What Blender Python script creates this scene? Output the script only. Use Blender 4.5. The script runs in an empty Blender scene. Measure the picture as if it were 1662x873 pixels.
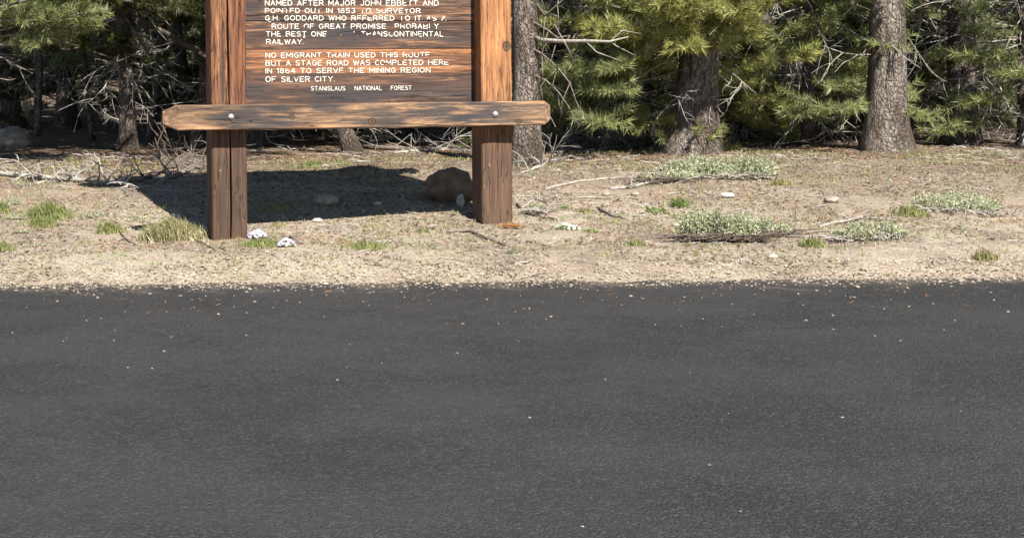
import bpy, math, random
import numpy as np
from mathutils import Vector, Matrix, noise

# ------------------------------------------------------------------ camera
SC = bpy.context.scene
COL = SC.collection
F, CX, CY, CAMZ, ROLL = 3000.0, 560.0, 110.0, 1.6, 0.0077     # pixels of the 1662 px wide photograph
cam = bpy.data.cameras.new('camera')
cam_o = bpy.data.objects.new('camera', cam)
COL.objects.link(cam_o)
SC.camera = cam_o
cam.sensor_width = 36.0
cam.lens = 36.0 * F / 1662.0
cam.shift_x = (831.0 - CX) / 1662.0
cam.shift_y = -(436.5 - CY) / 1662.0
cam.clip_start, cam.clip_end = 0.1, 900.0
cam_o.matrix_world = Matrix.Translation((0, 0, CAMZ)) @ Matrix.Rotation(math.radians(90), 4, 'X') @ Matrix.Rotation(-ROLL, 4, 'Z')

# ------------------------------------------------------------------ light
SUN_EL = math.radians(46.0)
SH = Vector((-0.375, 0.927)).normalized()                       # horizontal direction in which shadows fall
w = bpy.data.worlds.new('World')
SC.world = w
w.use_nodes = True
wn = w.node_tree
sky = wn.nodes.new('ShaderNodeTexSky')
sky.sky_type = 'NISHITA'
sky.sun_disc = False
sky.sun_elevation = SUN_EL
sky.sun_rotation = math.atan2(-SH.x, -SH.y)
sky.altitude = 2600
wn.links.new(sky.outputs[0], wn.nodes['Background'].inputs[0])
wn.nodes['Background'].inputs[1].default_value = 0.07
sl = bpy.data.lights.new('sun', 'SUN')
sl.energy = 5.0
sl.angle = math.radians(0.5)
sl.color = (1.0, 0.955, 0.88)
so = bpy.data.objects.new('sun', sl)
COL.objects.link(so)
d = Vector((SH.x * math.cos(SUN_EL), SH.y * math.cos(SUN_EL), -math.sin(SUN_EL)))
so.rotation_euler = d.to_track_quat('-Z', 'Y').to_euler()
so.location = (8, -14, 20)
SC.view_settings.view_transform = 'Standard'
SC.view_settings.look = 'None'
SC.view_settings.gamma = 1.0
SC.view_settings.exposure = 1.15
SC.cycles.max_bounces = 6
SC.cycles.diffuse_bounces = 3

rng = np.random.default_rng(7)
R = random.Random(11)

# ------------------------------------------------------------------ terrain height and pixel helpers
PD = [-60, 11.3, 11.62, 11.78, 12.2, 13.0, 13.5, 14.0, 15.0, 16.0, 17.5, 21.0, 26.0, 39.0, 60, 90, 140, 300]
PZ = [.20, .20, .264, .312, .375, .394, .428, .505, .66, .73, .745, .755, .77, .86, 1.6, 4.0, 9.0, 26.0]

def gz(x, y):
    z = float(np.interp(y, PD, PZ))
    k = min(1.0, max(0.0, (y - 11.7) / 1.0))
    z += k * .012 * max(-1.5, min(2.5, x + .94))
    a = .030 * noise.noise(Vector((x * .9, y * .6, 3.1))) + .016 * noise.noise(Vector((x * 2.3, y * 2.1, 9.0))) + .007 * noise.noise(Vector((x * 7, y * 7, 2.0)))
    dl = math.hypot(x - .1, (y - 13.2) / 1.6)
    k2 = min(1.0, max(0.0, (dl - .2) / 1.5)) * .75 + .25
    if y > 22:
        a += .12 * min(1, (y - 22) / 10) * noise.noise(Vector((x * .35, y * .3, 5.5)))
    return z + a * k * k2

def ray(px, py):
    dx, dy = px - CX, py - CY
    return (dx - ROLL * dy) / F, -(dy + ROLL * dx) / F            # X/D, (Z-CAMZ)/D

def at(px, py, D):
    a, b = ray(px, py)
    return Vector((a * D, D, CAMZ + b * D))

def gp(px, py):                                                   # the ground point seen at a pixel
    a, b = ray(px, py)
    D = 5.0
    while D < 120:
        if CAMZ + b * D <= gz(a * D, D):
            lo, hi = D - .1, D
            for _ in range(10):
                m = (lo + hi) / 2
                if CAMZ + b * m <= gz(a * m, m): hi = m
                else: lo = m
            return Vector((a * hi, hi, gz(a * hi, hi)))
        D += .1
    return Vector((a * D, D, gz(a * D, D)))

def on(px, D):                                                    # ground point at a depth, under a pixel column
    x = (px - CX) / F * D
    return Vector((x, D, gz(x, D)))

# ------------------------------------------------------------------ materials
def mat(name, rough=.9, spec=.2):
    m = bpy.data.materials.new(name)
    m.use_nodes = True
    nt = m.node_tree
    b = nt.nodes['Principled BSDF']
    b.inputs['Roughness'].default_value = rough
    b.inputs['Specular IOR Level'].default_value = spec
    return m, nt, b

class NT:
    def __init__(s, nt): s.nt = nt
    def n(s, t, **kw):
        k = s.nt.nodes.new('ShaderNode' + t)
        for a, v in kw.items(): setattr(k, a, v)
        return k
    def l(s, a, b): s.nt.links.new(a, b)
    def coord(s, scale=(1, 1, 1), loc=(0, 0, 0), kind='Object'):
        tc = s.n('TexCoord'); mp = s.n('Mapping')
        mp.inputs['Scale'].default_value = scale
        mp.inputs['Location'].default_value = loc
        s.l(tc.outputs[kind], mp.inputs['Vector'])
        return mp.outputs[0]
    def noise(s, vec, scale, detail=4, rough=.55, dist=0):
        k = s.n('TexNoise')
        k.inputs['Scale'].default_value = scale
        k.inputs['Detail'].default_value = detail
        k.inputs['Roughness'].default_value = rough
        k.inputs['Distortion'].default_value = dist
        s.l(vec, k.inputs['Vector'])
        return k.outputs['Fac']
    def ramp(s, fac, stops):
        k = s.n('ValToRGB')
        el = k.color_ramp.elements
        while len(el) < len(stops): el.new(.5)
        for e, (p, c) in zip(el, stops):
            e.position = p
            e.color = (c, c, c, 1) if not isinstance(c, tuple) else (*c, 1)
        s.l(fac, k.inputs[0])
        return k.outputs[0]
    def mix(s, fac, a, b, mode='MIX'):
        k = s.n('Mix', data_type='RGBA', blend_type=mode)
        for sock, v in ((k.inputs[0], fac), (k.inputs[6], a), (k.inputs[7], b)):
            if hasattr(v, 'is_linked'): s.l(v, sock)
            elif isinstance(v, tuple): sock.default_value = (*v, 1)
            else: sock.default_value = v
        return k.outputs[2]
    def math(s, op, a, b=0.0, c=None, clamp=False):
        k = s.n('Math', operation=op, use_clamp=clamp)
        for i, v in enumerate((a, b, c)):
            if v is None: continue
            if hasattr(v, 'is_linked'): s.l(v, k.inputs[i])
            else: k.inputs[i].default_value = v
        return k.outputs[0]
    def bump(s, h, strength, dist, bsdf):
        k = s.n('Bump')
        k.inputs['Strength'].default_value = strength
        k.inputs['Distance'].default_value = dist
        s.l(h, k.inputs['Height']); s.l(k.outputs[0], bsdf.inputs['Normal'])

def wood(name, axis, dark, mid, warm, pale, warmth=.5, seed=0.0, knots=(), grade=None, scale=1.0, dirt=.5, stains=(), run=.095, half=None):
    """Weathered timber: fine grain along one axis, bands of burnt, warm and bleached wood, knots at given points."""
    m, nt, b = mat(name, .82, .22)
    q = NT(nt)
    v = q.coord()
    sep = q.n('SeparateXYZ'); q.l(v, sep.inputs[0])
    X, Y, Z = sep.outputs
    along, across, deep = (X, Z, Y) if axis == 'x' else (Z, X, Y)
    kn = None
    for (a0, c0, r) in knots:
        da = q.math('SUBTRACT', along, a0); dc = q.math('SUBTRACT', across, c0)
        da2 = q.math('MULTIPLY', da, .42)
        dd = q.math('SQRT', q.math('ADD', q.math('MULTIPLY', da2, da2), q.math('MULTIPLY', dc, dc)))
        g = q.math('DIVIDE', r, q.math('ADD', dd, r * .35))                     # grain bends round the knot
        sh = q.math('MULTIPLY', q.math('MULTIPLY', g, g), q.math('MULTIPLY', dc, .12))
        across = q.math('ADD', across, sh)
        d3 = q.math('SQRT', q.math('ADD', q.math('MULTIPLY', da, da), q.math('MULTIPLY', dc, dc)))
        core = q.math('SUBTRACT', 1.0, q.math('DIVIDE', d3, r), clamp=True)
        kn = core if kn is None else q.math('MAXIMUM', kn, core)
    cmb = q.n('CombineXYZ')
    q.l(q.math('MULTIPLY_ADD', along, .055 * scale, seed * 3.1), cmb.inputs[0])
    q.l(across, cmb.inputs[1]); q.l(deep, cmb.inputs[2])
    gv = cmb.outputs[0]
    cm2 = q.n('CombineXYZ')
    q.l(q.math('MULTIPLY_ADD', along, run * scale, seed * 7.7), cm2.inputs[0])
    q.l(across, cm2.inputs[1]); q.l(deep, cm2.inputs[2])
    bv = cm2.outputs[0]
    fine = q.noise(gv, 170 * scale, 5, .65)
    rings = q.noise(gv, 46 * scale, 4, .6, .5)
    streak = q.noise(bv, 30 * scale, 5, .7, .5)
    band = q.noise(bv, 8 * scale, 4, .6, .4)
    blot = q.noise(bv, 4.2 * scale, 4, .6)
    mixb = q.math('MULTIPLY_ADD', band, .42, q.math('MULTIPLY', streak, .58))
    grey = tuple(.5 * (x + sum(dark) / 3) for x in mid)
    lo = .60 - warmth * .22
    wd = q.mix(q.ramp(rings, [(.38, 0), (.6, 1)]), mid, warm)
    dk = q.mix(q.ramp(rings, [(.36, 0), (.62, 1)]), dark, grey)
    c = q.mix(q.ramp(mixb, [(lo - .032, 0), (lo + .036, 1)]), dk, wd)
    hi_ = q.math('MULTIPLY', q.ramp(streak, [(.54, 0), (.64, 1)]), q.ramp(rings, [(.46, 0), (.6, 1)]))
    c = q.mix(q.math('MULTIPLY', hi_, .85), c, pale)
    c = q.mix(q.ramp(blot, [(.47, 0), (.60, dirt)]), c, tuple(x * .75 for x in dark))
    slate = q.noise(bv, 13 * scale, 5, .65, .3)
    c = q.mix(q.math('MULTIPLY', q.ramp(slate, [(.53, 0), (.62, 1)]), dirt * .9, clamp=True), c, (.070, .066, .068))
    if half is not None:                                                        # redder heartwood on one side
        c = q.mix(q.ramp(q.math('MULTIPLY_ADD', band, .06, across), [(half, 0), (half + .03, .75)]), c, q.mix(q.ramp(rings, [(.38, 0), (.6, 1)]), (.075, .030, .018), (.21, .085, .042)))
    c = q.mix(q.ramp(fine, [(.34, .6), (.47, 0)]), c, tuple(x * .4 for x in dark))
    for (a0, c0, r) in stains:                                                  # blackened patches
        da = q.math('MULTIPLY', q.math('SUBTRACT', along, a0), .45); dc = q.math('SUBTRACT', across, c0)
        dd = q.math('SQRT', q.math('ADD', q.math('MULTIPLY', da, da), q.math('MULTIPLY', dc, dc)))
        st_ = q.math('ADD', q.math('SUBTRACT', 1.0, q.math('DIVIDE', dd, r)), q.math('MULTIPLY', q.math('SUBTRACT', streak, .5), 4.0))
        c = q.mix(q.ramp(st_, [(.1, 0), (.8, .88)]), c, (.042, .040, .041))
    if grade:                                                                   # stain level changes along the timber
        z0, z1, col = grade
        g = q.math('DIVIDE', q.math('SUBTRACT', along, z0), z1 - z0, clamp=True)
        g = q.math('ADD', g, q.math('MULTIPLY', q.math('SUBTRACT', blot, .5), .7), clamp=True)
        c2 = q.mix(q.ramp(rings, [(.35, 0), (.62, 1)]), tuple(x * .6 for x in col), col)
        c2 = q.mix(q.ramp(q.noise(v, 26, 4, .7), [(.64, 0), (.72, .5)]), c2, pale)
        c = q.mix(q.math('SUBTRACT', 1.0, g), c, c2)
    h = q.math('MULTIPLY_ADD', fine, .5, q.math('MULTIPLY', rings, .6))
    chk = q.noise(gv, 30 * scale, 2, .4, .3)
    lines = q.math('MULTIPLY', q.ramp(q.math('ABSOLUTE', q.math('SUBTRACT', chk, .5)), [(0, 1), (.014, 0)]), q.ramp(blot, [(.44, 0), (.54, 1)]))
    c = q.mix(q.math('MULTIPLY', lines, .85), c, (.014, .010, .008))
    h = q.math('SUBTRACT', h, lines)
    if kn is not None:
        ringk = q.ramp(q.math('FRACT', q.math('MULTIPLY_ADD', streak, 1.6, q.math('MULTIPLY', kn, 2.2))), [(0, 0), (.5, 1), (1, 0)])
        c = q.mix(q.ramp(q.math('MULTIPLY_ADD', q.math('SUBTRACT', streak, .5), 1.2, kn), [(.22, 0), (.62, .95)]), c, q.mix(ringk, (.022, .015, .011), (.12, .075, .045)))
        h = q.math('SUBTRACT', h, q.math('MULTIPLY', kn, 1.2))
    q.l(c, b.inputs['Base Color'])
    q.bump(h, .75, .006, b)
    return m

def bark_mat(name, a, bcol, c3, sc=1.0):
    m, nt, b = mat(name, .95, .1)
    q = NT(nt)
    v = q.coord((1, 1, .45))
    v2 = q.coord((1, 1, .5))
    nz = q.n('TexNoise'); nz.inputs['Scale'].default_value = 22; nz.inputs['Detail'].default_value = 4; q.l(v2, nz.inputs['Vector'])
    vor = q.n('TexVoronoi', feature='DISTANCE_TO_EDGE')
    vor.inputs['Scale'].default_value = 42 * sc
    q.l(q.mix(.045, v2, nz.outputs['Color'], 'ADD'), vor.inputs['Vector'])
    n1 = q.noise(v, 110 * sc, 6, .75)
    n2 = q.noise(v, 6 * sc, 4, .6)
    n3 = q.noise(v, 30 * sc, 5, .7)
    c = q.mix(q.ramp(n3, [(.36, 0), (.62, 1)]), a, bcol)
    c = q.mix(q.ramp(n2, [(.46, 0), (.56, .8)]), c, c3)
    c = q.mix(q.ramp(q.noise(q.coord((1, 1, .18)), 16, 5, .7), [(.34, .9), (.46, 0)]), c, tuple(x * .35 for x in a))
    c = q.mix(q.ramp(n1, [(.38, .8), (.5, 0)]), c, tuple(x * .3 for x in a))
    c = q.mix(q.ramp(q.math('ADD', vor.outputs['Distance'], q.math('MULTIPLY', q.math('SUBTRACT', n1, .5), .35)), [(0, .6), (.10, 0)]), c, tuple(x * .3 for x in a))
    q.l(c, b.inputs['Base Color'])
    q.bump(q.math('ADD', q.ramp(vor.outputs['Distance'], [(0, 0), (.2, .8)]), q.math('MULTIPLY_ADD', n1, 1.2, n3)), 1.0, .022, b)
    return m

def leaf_mat(name, c1, c2, c3=None, trans=.42, ns=1.6, rough=.45):
    m, nt, b = mat(name, rough, .45)
    q = NT(nt)
    v = q.coord(kind='Object')
    n1 = q.noise(v, ns, 3, .6)
    n2 = q.noise(v, 38, 2, .6)
    c = q.mix(q.ramp(n1, [(.38, 0), (.62, 1)]), c1, c2)
    if c3: c = q.mix(q.ramp(n2, [(.56, 0), (.66, .85)]), c, c3)
    q.l(c, b.inputs['Base Color'])
    t = q.n('BsdfTranslucent'); q.l(c, t.inputs[0])
    ms = q.n('MixShader'); ms.inputs[0].default_value = trans
    out = nt.nodes['Material Output']
    q.l(b.outputs[0], ms.inputs[1]); q.l(t.outputs[0], ms.inputs[2]); q.l(ms.outputs[0], out.inputs[0])
    return m

def simple(name, c1, c2, ns=20, rough=.85, bump=0.0, bd=.01):
    m, nt, b = mat(name, rough, .2)
    q = NT(nt)
    v = q.coord()
    n = q.noise(v, ns, 5, .65)
    q.l(q.mix(q.ramp(n, [(.35, 0), (.65, 1)]), c1, c2), b.inputs['Base Color'])
    if bump: q.bump(n, bump, bd, b)
    return m

def ground_mat():
    m, nt, b = mat('dry_ground', .95, .1)
    q = NT(nt)
    v = q.coord()
    big = q.noise(v, .8, 4, .6); mid_ = q.noise(v, 5, 5, .65); sm = q.noise(v, 46, 6, .8); xs = q.noise(v, 140, 3, .7)
    c = q.mix(q.ramp(mid_, [(.36, 0), (.62, 1)]), (.20, .155, .115), (.40, .33, .25))
    c = q.mix(q.ramp(big, [(.42, 0), (.62, .7)]), c, (.47, .395, .305))
    c = q.mix(q.ramp(sm, [(.42, .75), (.54, 0)]), c, (.13, .095, .066))
    c = q.mix(q.ramp(xs, [(.55, 0), (.68, .7)]), c, (.55, .48, .39))
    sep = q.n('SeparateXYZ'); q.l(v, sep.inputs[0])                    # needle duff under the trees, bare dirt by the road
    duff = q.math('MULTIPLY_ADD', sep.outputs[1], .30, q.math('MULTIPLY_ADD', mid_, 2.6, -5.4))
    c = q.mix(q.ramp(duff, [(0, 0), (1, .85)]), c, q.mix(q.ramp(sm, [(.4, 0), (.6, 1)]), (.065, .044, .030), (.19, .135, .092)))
    q.l(c, b.inputs['Base Color'])
    q.bump(q.math('MULTIPLY_ADD', sm, 1.0, q.math('MULTIPLY', xs, .6)), .7, .016, b)
    return m

def asphalt_mat():
    m, nt, b = mat('asphalt', .88, .25)
    q = NT(nt)
    v = q.coord()
    xs = q.noise(v, 190, 3, .8); big = q.noise(v, 1.1, 7, .7)
    vor = q.n('TexVoronoi'); vor.inputs['Scale'].default_value = 95; q.l(v, vor.inputs['Vector'])
    c = q.mix(q.ramp(xs, [(.35, 0), (.7, 1)]), (.013, .013, .0135), (.042, .041, .040))
    c = q.mix(q.ramp(big, [(.42, 0), (.58, .6)]), c, (.045, .043, .041))
    c = q.mix(q.ramp(vor.outputs['Color'], [(.62, 0), (.9, .55)]), c, (.10, .096, .09))
    c = q.mix(q.ramp(q.noise(q.coord((.35, 1.6, 1)), 1.3, 5, .65), [(.5, 0), (.68, .3)]), c, (.045, .043, .041))
    c = q.mix(q.ramp(q.noise(v, 5.5, 6, .75), [(.60, 0), (.70, .5)]), c, (.012, .012, .012))
    sp_ = q.n('SeparateXYZ'); q.l(v, sp_.inputs[0])
    dust = q.math('MULTIPLY_ADD', sp_.outputs[1], .9, q.math('MULTIPLY_ADD', q.noise(v, 3.5, 6, .7), 2.4, -11.2))
    c = q.mix(q.ramp(dust, [(0, 0), (1, .85)]), c, (.22, .175, .125))
    q.l(c, b.inputs['Base Color'])
    q.bump(q.math('ADD', xs, q.math('MULTIPLY', vor.outputs['Distance'], -2.0)), .9, .006, b)
    return m

M = {}
DK, MD, WM, PL = (.035, .027, .024), (.13, .075, .045), (.40, .19, .085), (.62, .42, .25)
M['plank'] = [wood('plank_wood_%d' % i, 'x', (.050, .034, .029), (.155, .078, .046), wm, (.50, .30, .165), wt, 1.7 * i + .3, kn, dirt=.6, run=.06, stains=((.95, 0, .19),) if i == 2 else ((.30, 0, .10), (1.0, -.08, .17)) if i == 0 else ((.32, 0, .05),) if i == 3 else ())
              for i, (wm, wt, kn) in enumerate([((.26, .12, .062), .32, ()), ((.37, .16, .07), .62, ()), ((.26, .125, .068), .38, ((.83, .03, .05), (.97, -.012, .035), (1.10, .0, .02))),
                                                ((.30, .16, .09), .45, ()), ((.3, .16, .09), .45, ())])]
M['rail'] = wood('rail_wood', 'x', (.045, .034, .029), (.19, .11, .066), (.40, .235, .125), (.60, .42, .26), .74, 4.2, ((-.55, .0, .042), (.03, -.045, .05), (1.12, -.06, .042)), dirt=.75, stains=((-.90, 0, .17), (-.60, .05, .10), (.15, -.03, .17), (.55, .03, .15), (.95, 0, .2), (-.25, .07, .10)))
M['postl'] = wood('left_post_wood', 'z', (.06, .032, .022), (.17, .072, .036), (.33, .145, .065), (.52, .27, .13), .62, 2.2, (), (.55, 1.2, (.088, .056, .038)), dirt=.25, half=.165)
M['postr'] = wood('right_post_wood', 'z', (.08, .04, .022), (.24, .105, .045), (.44, .205, .085), (.60, .33, .16), .8, 8.4, ((1.352, .197, .062),), (.55, 1.05, (.115, .07, .048)), dirt=.25)
M['endgrain'] = wood('end_grain_wood', 'z', (.05, .04, .03), (.19, .12, .07), (.33, .21, .12), (.46, .33, .2), .5, 5.0, ())
M['paint'] = simple('cream_paint', (.50, .47, .40), (.76, .73, .65), 60, .7)
M['steel'] = simple('galvanised_steel', (.30, .29, .28), (.50, .50, .50), 90, .55)
M['steel'].node_tree.nodes['Principled BSDF'].inputs['Metallic'].default_value = .6
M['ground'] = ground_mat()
M['asphalt'] = asphalt_mat()
M['bark_grey'] = bark_mat('grey_pine_bark', (.17, .14, .115), (.42, .365, .31), (.12, .085, .065), .75)
M['bark_brown'] = bark_mat('brown_pine_bark', (.13, .10, .085), (.33, .28, .24), (.085, .062, .048), .75)
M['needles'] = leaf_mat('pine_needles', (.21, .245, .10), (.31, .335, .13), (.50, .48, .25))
M['needles_shaded'] = leaf_mat('shaded_pine_needles', (.055, .068, .022), (.105, .12, .034), (.19, .19, .08))  # shaded copy of the needles, forest shade put into the colour
M['needles_sunlit'] = leaf_mat('sunlit_pine_needles', (.27, .29, .085), (.38, .385, .12), (.56, .53, .27))  # lighter copy of the needles, direct sun painted into its colour
M['deadwood'] = simple('bleached_dead_wood', (.19, .165, .14), (.42, .38, .33), 30, .9, .5, .004)
M['deadtwig'] = simple('grey_dead_twigs', (.20, .175, .15), (.52, .48, .43), 18, .9)
M['darkstick'] = simple('dark_stick_wood', (.06, .045, .035), (.19, .15, .12), 30, .9, .5, .004)
M['twig'] = simple('twig_bark', (.10, .08, .065), (.23, .19, .16), 30, .9)
M['rock'] = simple('granite_rock', (.20, .165, .13), (.36, .31, .25), 14, .92, .9, .012)
M['pebble'] = simple('brown_pebbles', (.14, .11, .085), (.36, .30, .235), 9, .9)
M['rock_brown'] = simple('brown_granite', (.10, .068, .045), (.20, .14, .095), 9, .92, .9, .014)
M['rock_pale'] = simple('pale_stone', (.30, .265, .225), (.50, .45, .39), 22, .9, .7, .006)
M['grass'] = leaf_mat('green_grass', (.20, .235, .08), (.33, .345, .14), (.54, .48, .28), .3, 9)
M['grass_dry'] = leaf_mat('dry_bunch_grass', (.24, .24, .085), (.42, .37, .18), (.58, .50, .31), .3, 9)
M['grass_pale'] = leaf_mat('pale_bunch_grass', (.36, .36, .17), (.54, .50, .29), (.70, .62, .42), .3, 9)
M['sage'] = leaf_mat('grey_green_leaves', (.25, .27, .15), (.38, .40, .24), (.50, .50, .34), .2, 7)
M['greenleaf'] = leaf_mat('fresh_green_leaves', (.13, .19, .045), (.22, .28, .07), (.30, .33, .10), .3, 7)
M['petal'] = leaf_mat('pale_lilac_petals', (.42, .39, .52), (.62, .59, .70), None, .2, 9)
M['petal_white'] = leaf_mat('white_petals', (.55, .55, .52), (.70, .70, .67), None, .2, 9)
M['rust'] = simple('fallen_rusty_needles', (.22, .09, .035), (.42, .19, .07), 60, .9)
M['chip'] = simple('pale_litter', (.27, .21, .15), (.55, .46, .35), 3.0, .9)
M['chip_dark'] = simple('dark_litter', (.07, .048, .032), (.20, .14, .09), 3.0, .9)

# ------------------------------------------------------------------ object helpers
def tag(o, label=None, cat=None, group=None, kind=None):
    if label: o['label'] = label
    if cat: o['category'] = cat
    if group: o['group'] = group
    if kind: o['kind'] = kind
    return o

def mesh(name, verts, faces, material, smooth=False, uvs=None):
    me = bpy.data.meshes.new(name)
    if isinstance(verts, np.ndarray) and isinstance(faces, np.ndarray):
        n, k = faces.shape
        me.vertices.add(len(verts)); me.vertices.foreach_set('co', verts.astype(np.float32).ravel())
        me.loops.add(n * k); me.loops.foreach_set('vertex_index', faces.astype(np.int32).ravel())
        me.polygons.add(n)
        me.polygons.foreach_set('loop_start', np.arange(0, n * k, k, dtype=np.int32))
        me.update(calc_edges=True)
    else:
        me.from_pydata([tuple(v) for v in verts], [], faces)
        me.update()
    if smooth: me.polygons.foreach_set('use_smooth', [True] * len(me.polygons))
    me.materials.append(material)
    return me

def obj(name, me, parent=None, loc=None):
    o = bpy.data.objects.new(name, me)
    COL.objects.link(o)
    if parent is not None: o.parent = parent
    if loc is not None: o.location = loc
    return o

def empty(name, loc, label, cat, group=None, rz=0.0):
    o = bpy.data.objects.new(name, None)
    COL.objects.link(o)
    o.location = loc
    o.rotation_euler = (0, 0, rz)
    o.empty_display_size = .2
    return tag(o, label, cat, group)

class MB:                                                        # a mesh under construction
    def __init__(s): s.v = []; s.f = []
    def add(s, vs, fs):
        k = len(s.v); s.v += [Vector(v) for v in vs]; s.f += [tuple(i + k for i in f) for f in fs]
    def tube(s, pts, rads, sides=5, jag=0.0, cap=True):
        pts = [Vector(p) for p in pts]
        k = len(s.v); n = len(pts)
        t0 = (pts[1] - pts[0]).normalized()
        u = t0.orthogonal().normalized()
        for i, p in enumerate(pts):
            t = (pts[min(i + 1, n - 1)] - pts[max(i - 1, 0)]).normalized()
            u = (u - t * u.dot(t)); u = u.normalized() if u.length > 1e-6 else t.orthogonal().normalized()
            wv = t.cross(u)
            for j in range(sides):
                a = 2 * math.pi * j / sides
                r = rads[i] * (1 + (R.uniform(-jag, jag) if jag else 0))
                s.v.append(p + u * math.cos(a) * r + wv * math.sin(a) * r)
        for i in range(n - 1):
            for j in range(sides):
                a = k + i * sides + j; b = k + i * sides + (j + 1) % sides
                s.f.append((a, b, b + sides, a + sides))
        if cap:
            s.f.append(tuple(k + j for j in reversed(range(sides))))
            s.f.append(tuple(k + (n - 1) * sides + j for j in range(sides)))
    def build(s, name, material, parent=None, smooth=True, loc=None):
        return obj(name, mesh(name, s.v, s.f, material, smooth), parent, loc)

# ------------------------------------------------------------------ ground and road
def sheet(name, xs, ys, zf, material):
    nx, ny = len(xs), len(ys)
    v = [(x, y, zf(x, y)) for y in ys for x in xs]
    f = [(j * nx + i, j * nx + i + 1, (j + 1) * nx + i + 1, (j + 1) * nx + i) for j in range(ny - 1) for i in range(nx - 1)]
    return tag(obj(name, mesh(name, v, f, material, True)), kind='structure')

xs = sorted(set([round(v, 3) for v in list(np.arange(-3.6, 7.6, .06)) + list(np.arange(-12, 16, .5)) + list(np.arange(-200, 201, 12))]))
ys = sorted(set([round(v, 3) for v in list(np.arange(10.4, 18.0, .06)) + list(np.arange(18, 30, .3)) + list(np.arange(30, 60, 1.5)) + list(np.arange(60, 301, 12)) + list(np.arange(-60, 10, 7))]))
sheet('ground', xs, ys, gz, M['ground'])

def edge(x): return 11.56 + .12 * noise.noise(Vector((x * .8, 0, 1))) + .11 * noise.noise(Vector((x * 3.3, 0, 4))) + .03 * noise.noise(Vector((x * 13, 0, 4)))
rx = sorted(set([round(v, 3) for v in list(np.arange(-4, 8, .03)) + list(np.arange(-200, 201, 12))]))
rv, rf = [], []
rys = [-6, 0, 3, 6, 8, 9, 10, 10.6, 11.0]
for x in rx:
    e = edge(x)
    for y in rys + [e - .06, e]:
        z = .262 if y < e - .03 else .20
        if y < 10: z = .262 - (10 - y) * .006
        rv.append((x, y, z))
k = len(rys) + 2
for i in range(len(rx) - 1):
    for j in range(k - 1):
        rf.append((i * k + j, (i + 1) * k + j, (i + 1) * k + j + 1, i * k + j + 1))
tag(obj('asphalt_road', mesh('asphalt_road', rv, rf, M['asphalt'], False)), kind='structure')

# ------------------------------------------------------------------ the sign
TH = math.radians(13.0)
PLp = Vector((-.941, 13.0, .394))                                 # front left corner of the left post
sign = empty('wooden_sign', (PLp.x, PLp.y, PLp.z), 'large weathered timber information sign with cream lettering on two square posts', 'sign', rz=TH)
SPAN, FL, FR, DEPTH = 1.983, .25, .232, .26
# sign space: x along the face, y backwards, z up, origin at the foot of the left post
U = Vector((math.cos(TH), math.sin(TH), 0)); V = Vector((-math.sin(TH), math.cos(TH), 0))
def to_sign(p):
    q = p - PLp
    return Vector((q.dot(U), q.dot(V), q.z))
def on_plane(px, py, back):                                       # pixel to sign space on the plane y = back
    a, b = ray(px, py)
    p0 = PLp + V * back
    dvec = Vector((a, 1, b)); o0 = Vector((0, 0, CAMZ))
    t = (p0 - o0).dot(V) / dvec.dot(V)
    return to_sign(o0 + dvec * t)

def post(x0, wdt, zb, zt, name, material, crack=False, seed=1):
    rr = random.Random(seed)
    mb = MB(); n = 34
    rows = []
    for i in range(n + 1):
        z = zb + (zt - zb) * i / n
        j = lambda a: rr.uniform(-a, a)
        c = .010
        cx = x0 + wdt * (.50 + (.03 * math.sin(z * 2.1 + 1) if crack else 0)) + j(.003)
        cw = (.005 + .004 * math.sin(z * 3 + .5) ** 2) if crack else 0
        dp = .05 if crack else 0
        ring = [(x0 + c + j(.0015), 0 + j(.001)), (cx - cw, 0), (cx + j(.002), dp), (cx + cw, 0), (x0 + wdt - c + j(.0015), 0 + j(.001)),
                (x0 + wdt, c), (x0 + wdt, DEPTH - c), (x0 + wdt - c, DEPTH), (x0 + c, DEPTH), (x0, DEPTH - c), (x0, c)]
        if not crack: ring[1] = (x0 + wdt * .33, 0); ring[2] = (x0 + wdt * .5, 0); ring[3] = (x0 + wdt * .67, 0)
        rows.append([(a, b, z) for a, b in ring])
    k = len(rows[0])
    mb.v = [Vector(p) for r_ in rows for p in r_]
    for i in range(n):
        for j2 in range(k):
            a = i * k + j2; b = i * k + (j2 + 1) % k
            mb.f.append((a, b, b + k, a + k))
    mb.f.append(tuple(reversed(range(k)))); mb.f.append(tuple(n * k + j2 for j2 in range(k)))
    return mb.build(name, material, sign, smooth=False)

TOP = 3.02
pl_o = post(0, FL, -.35, TOP, 'post', M['postl'], True, 3)
pl_o['label'] = 'left post split by a long vertical crack'
# right post: material is in sign space so its object origin moves with it
pr = post(0, FR, -.3, TOP, 'post', M['postr'], False, 5)
pr.location = (SPAN, 0, 0)
pr['label'] = 'orange brown right post with a large knot near its edge'

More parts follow.
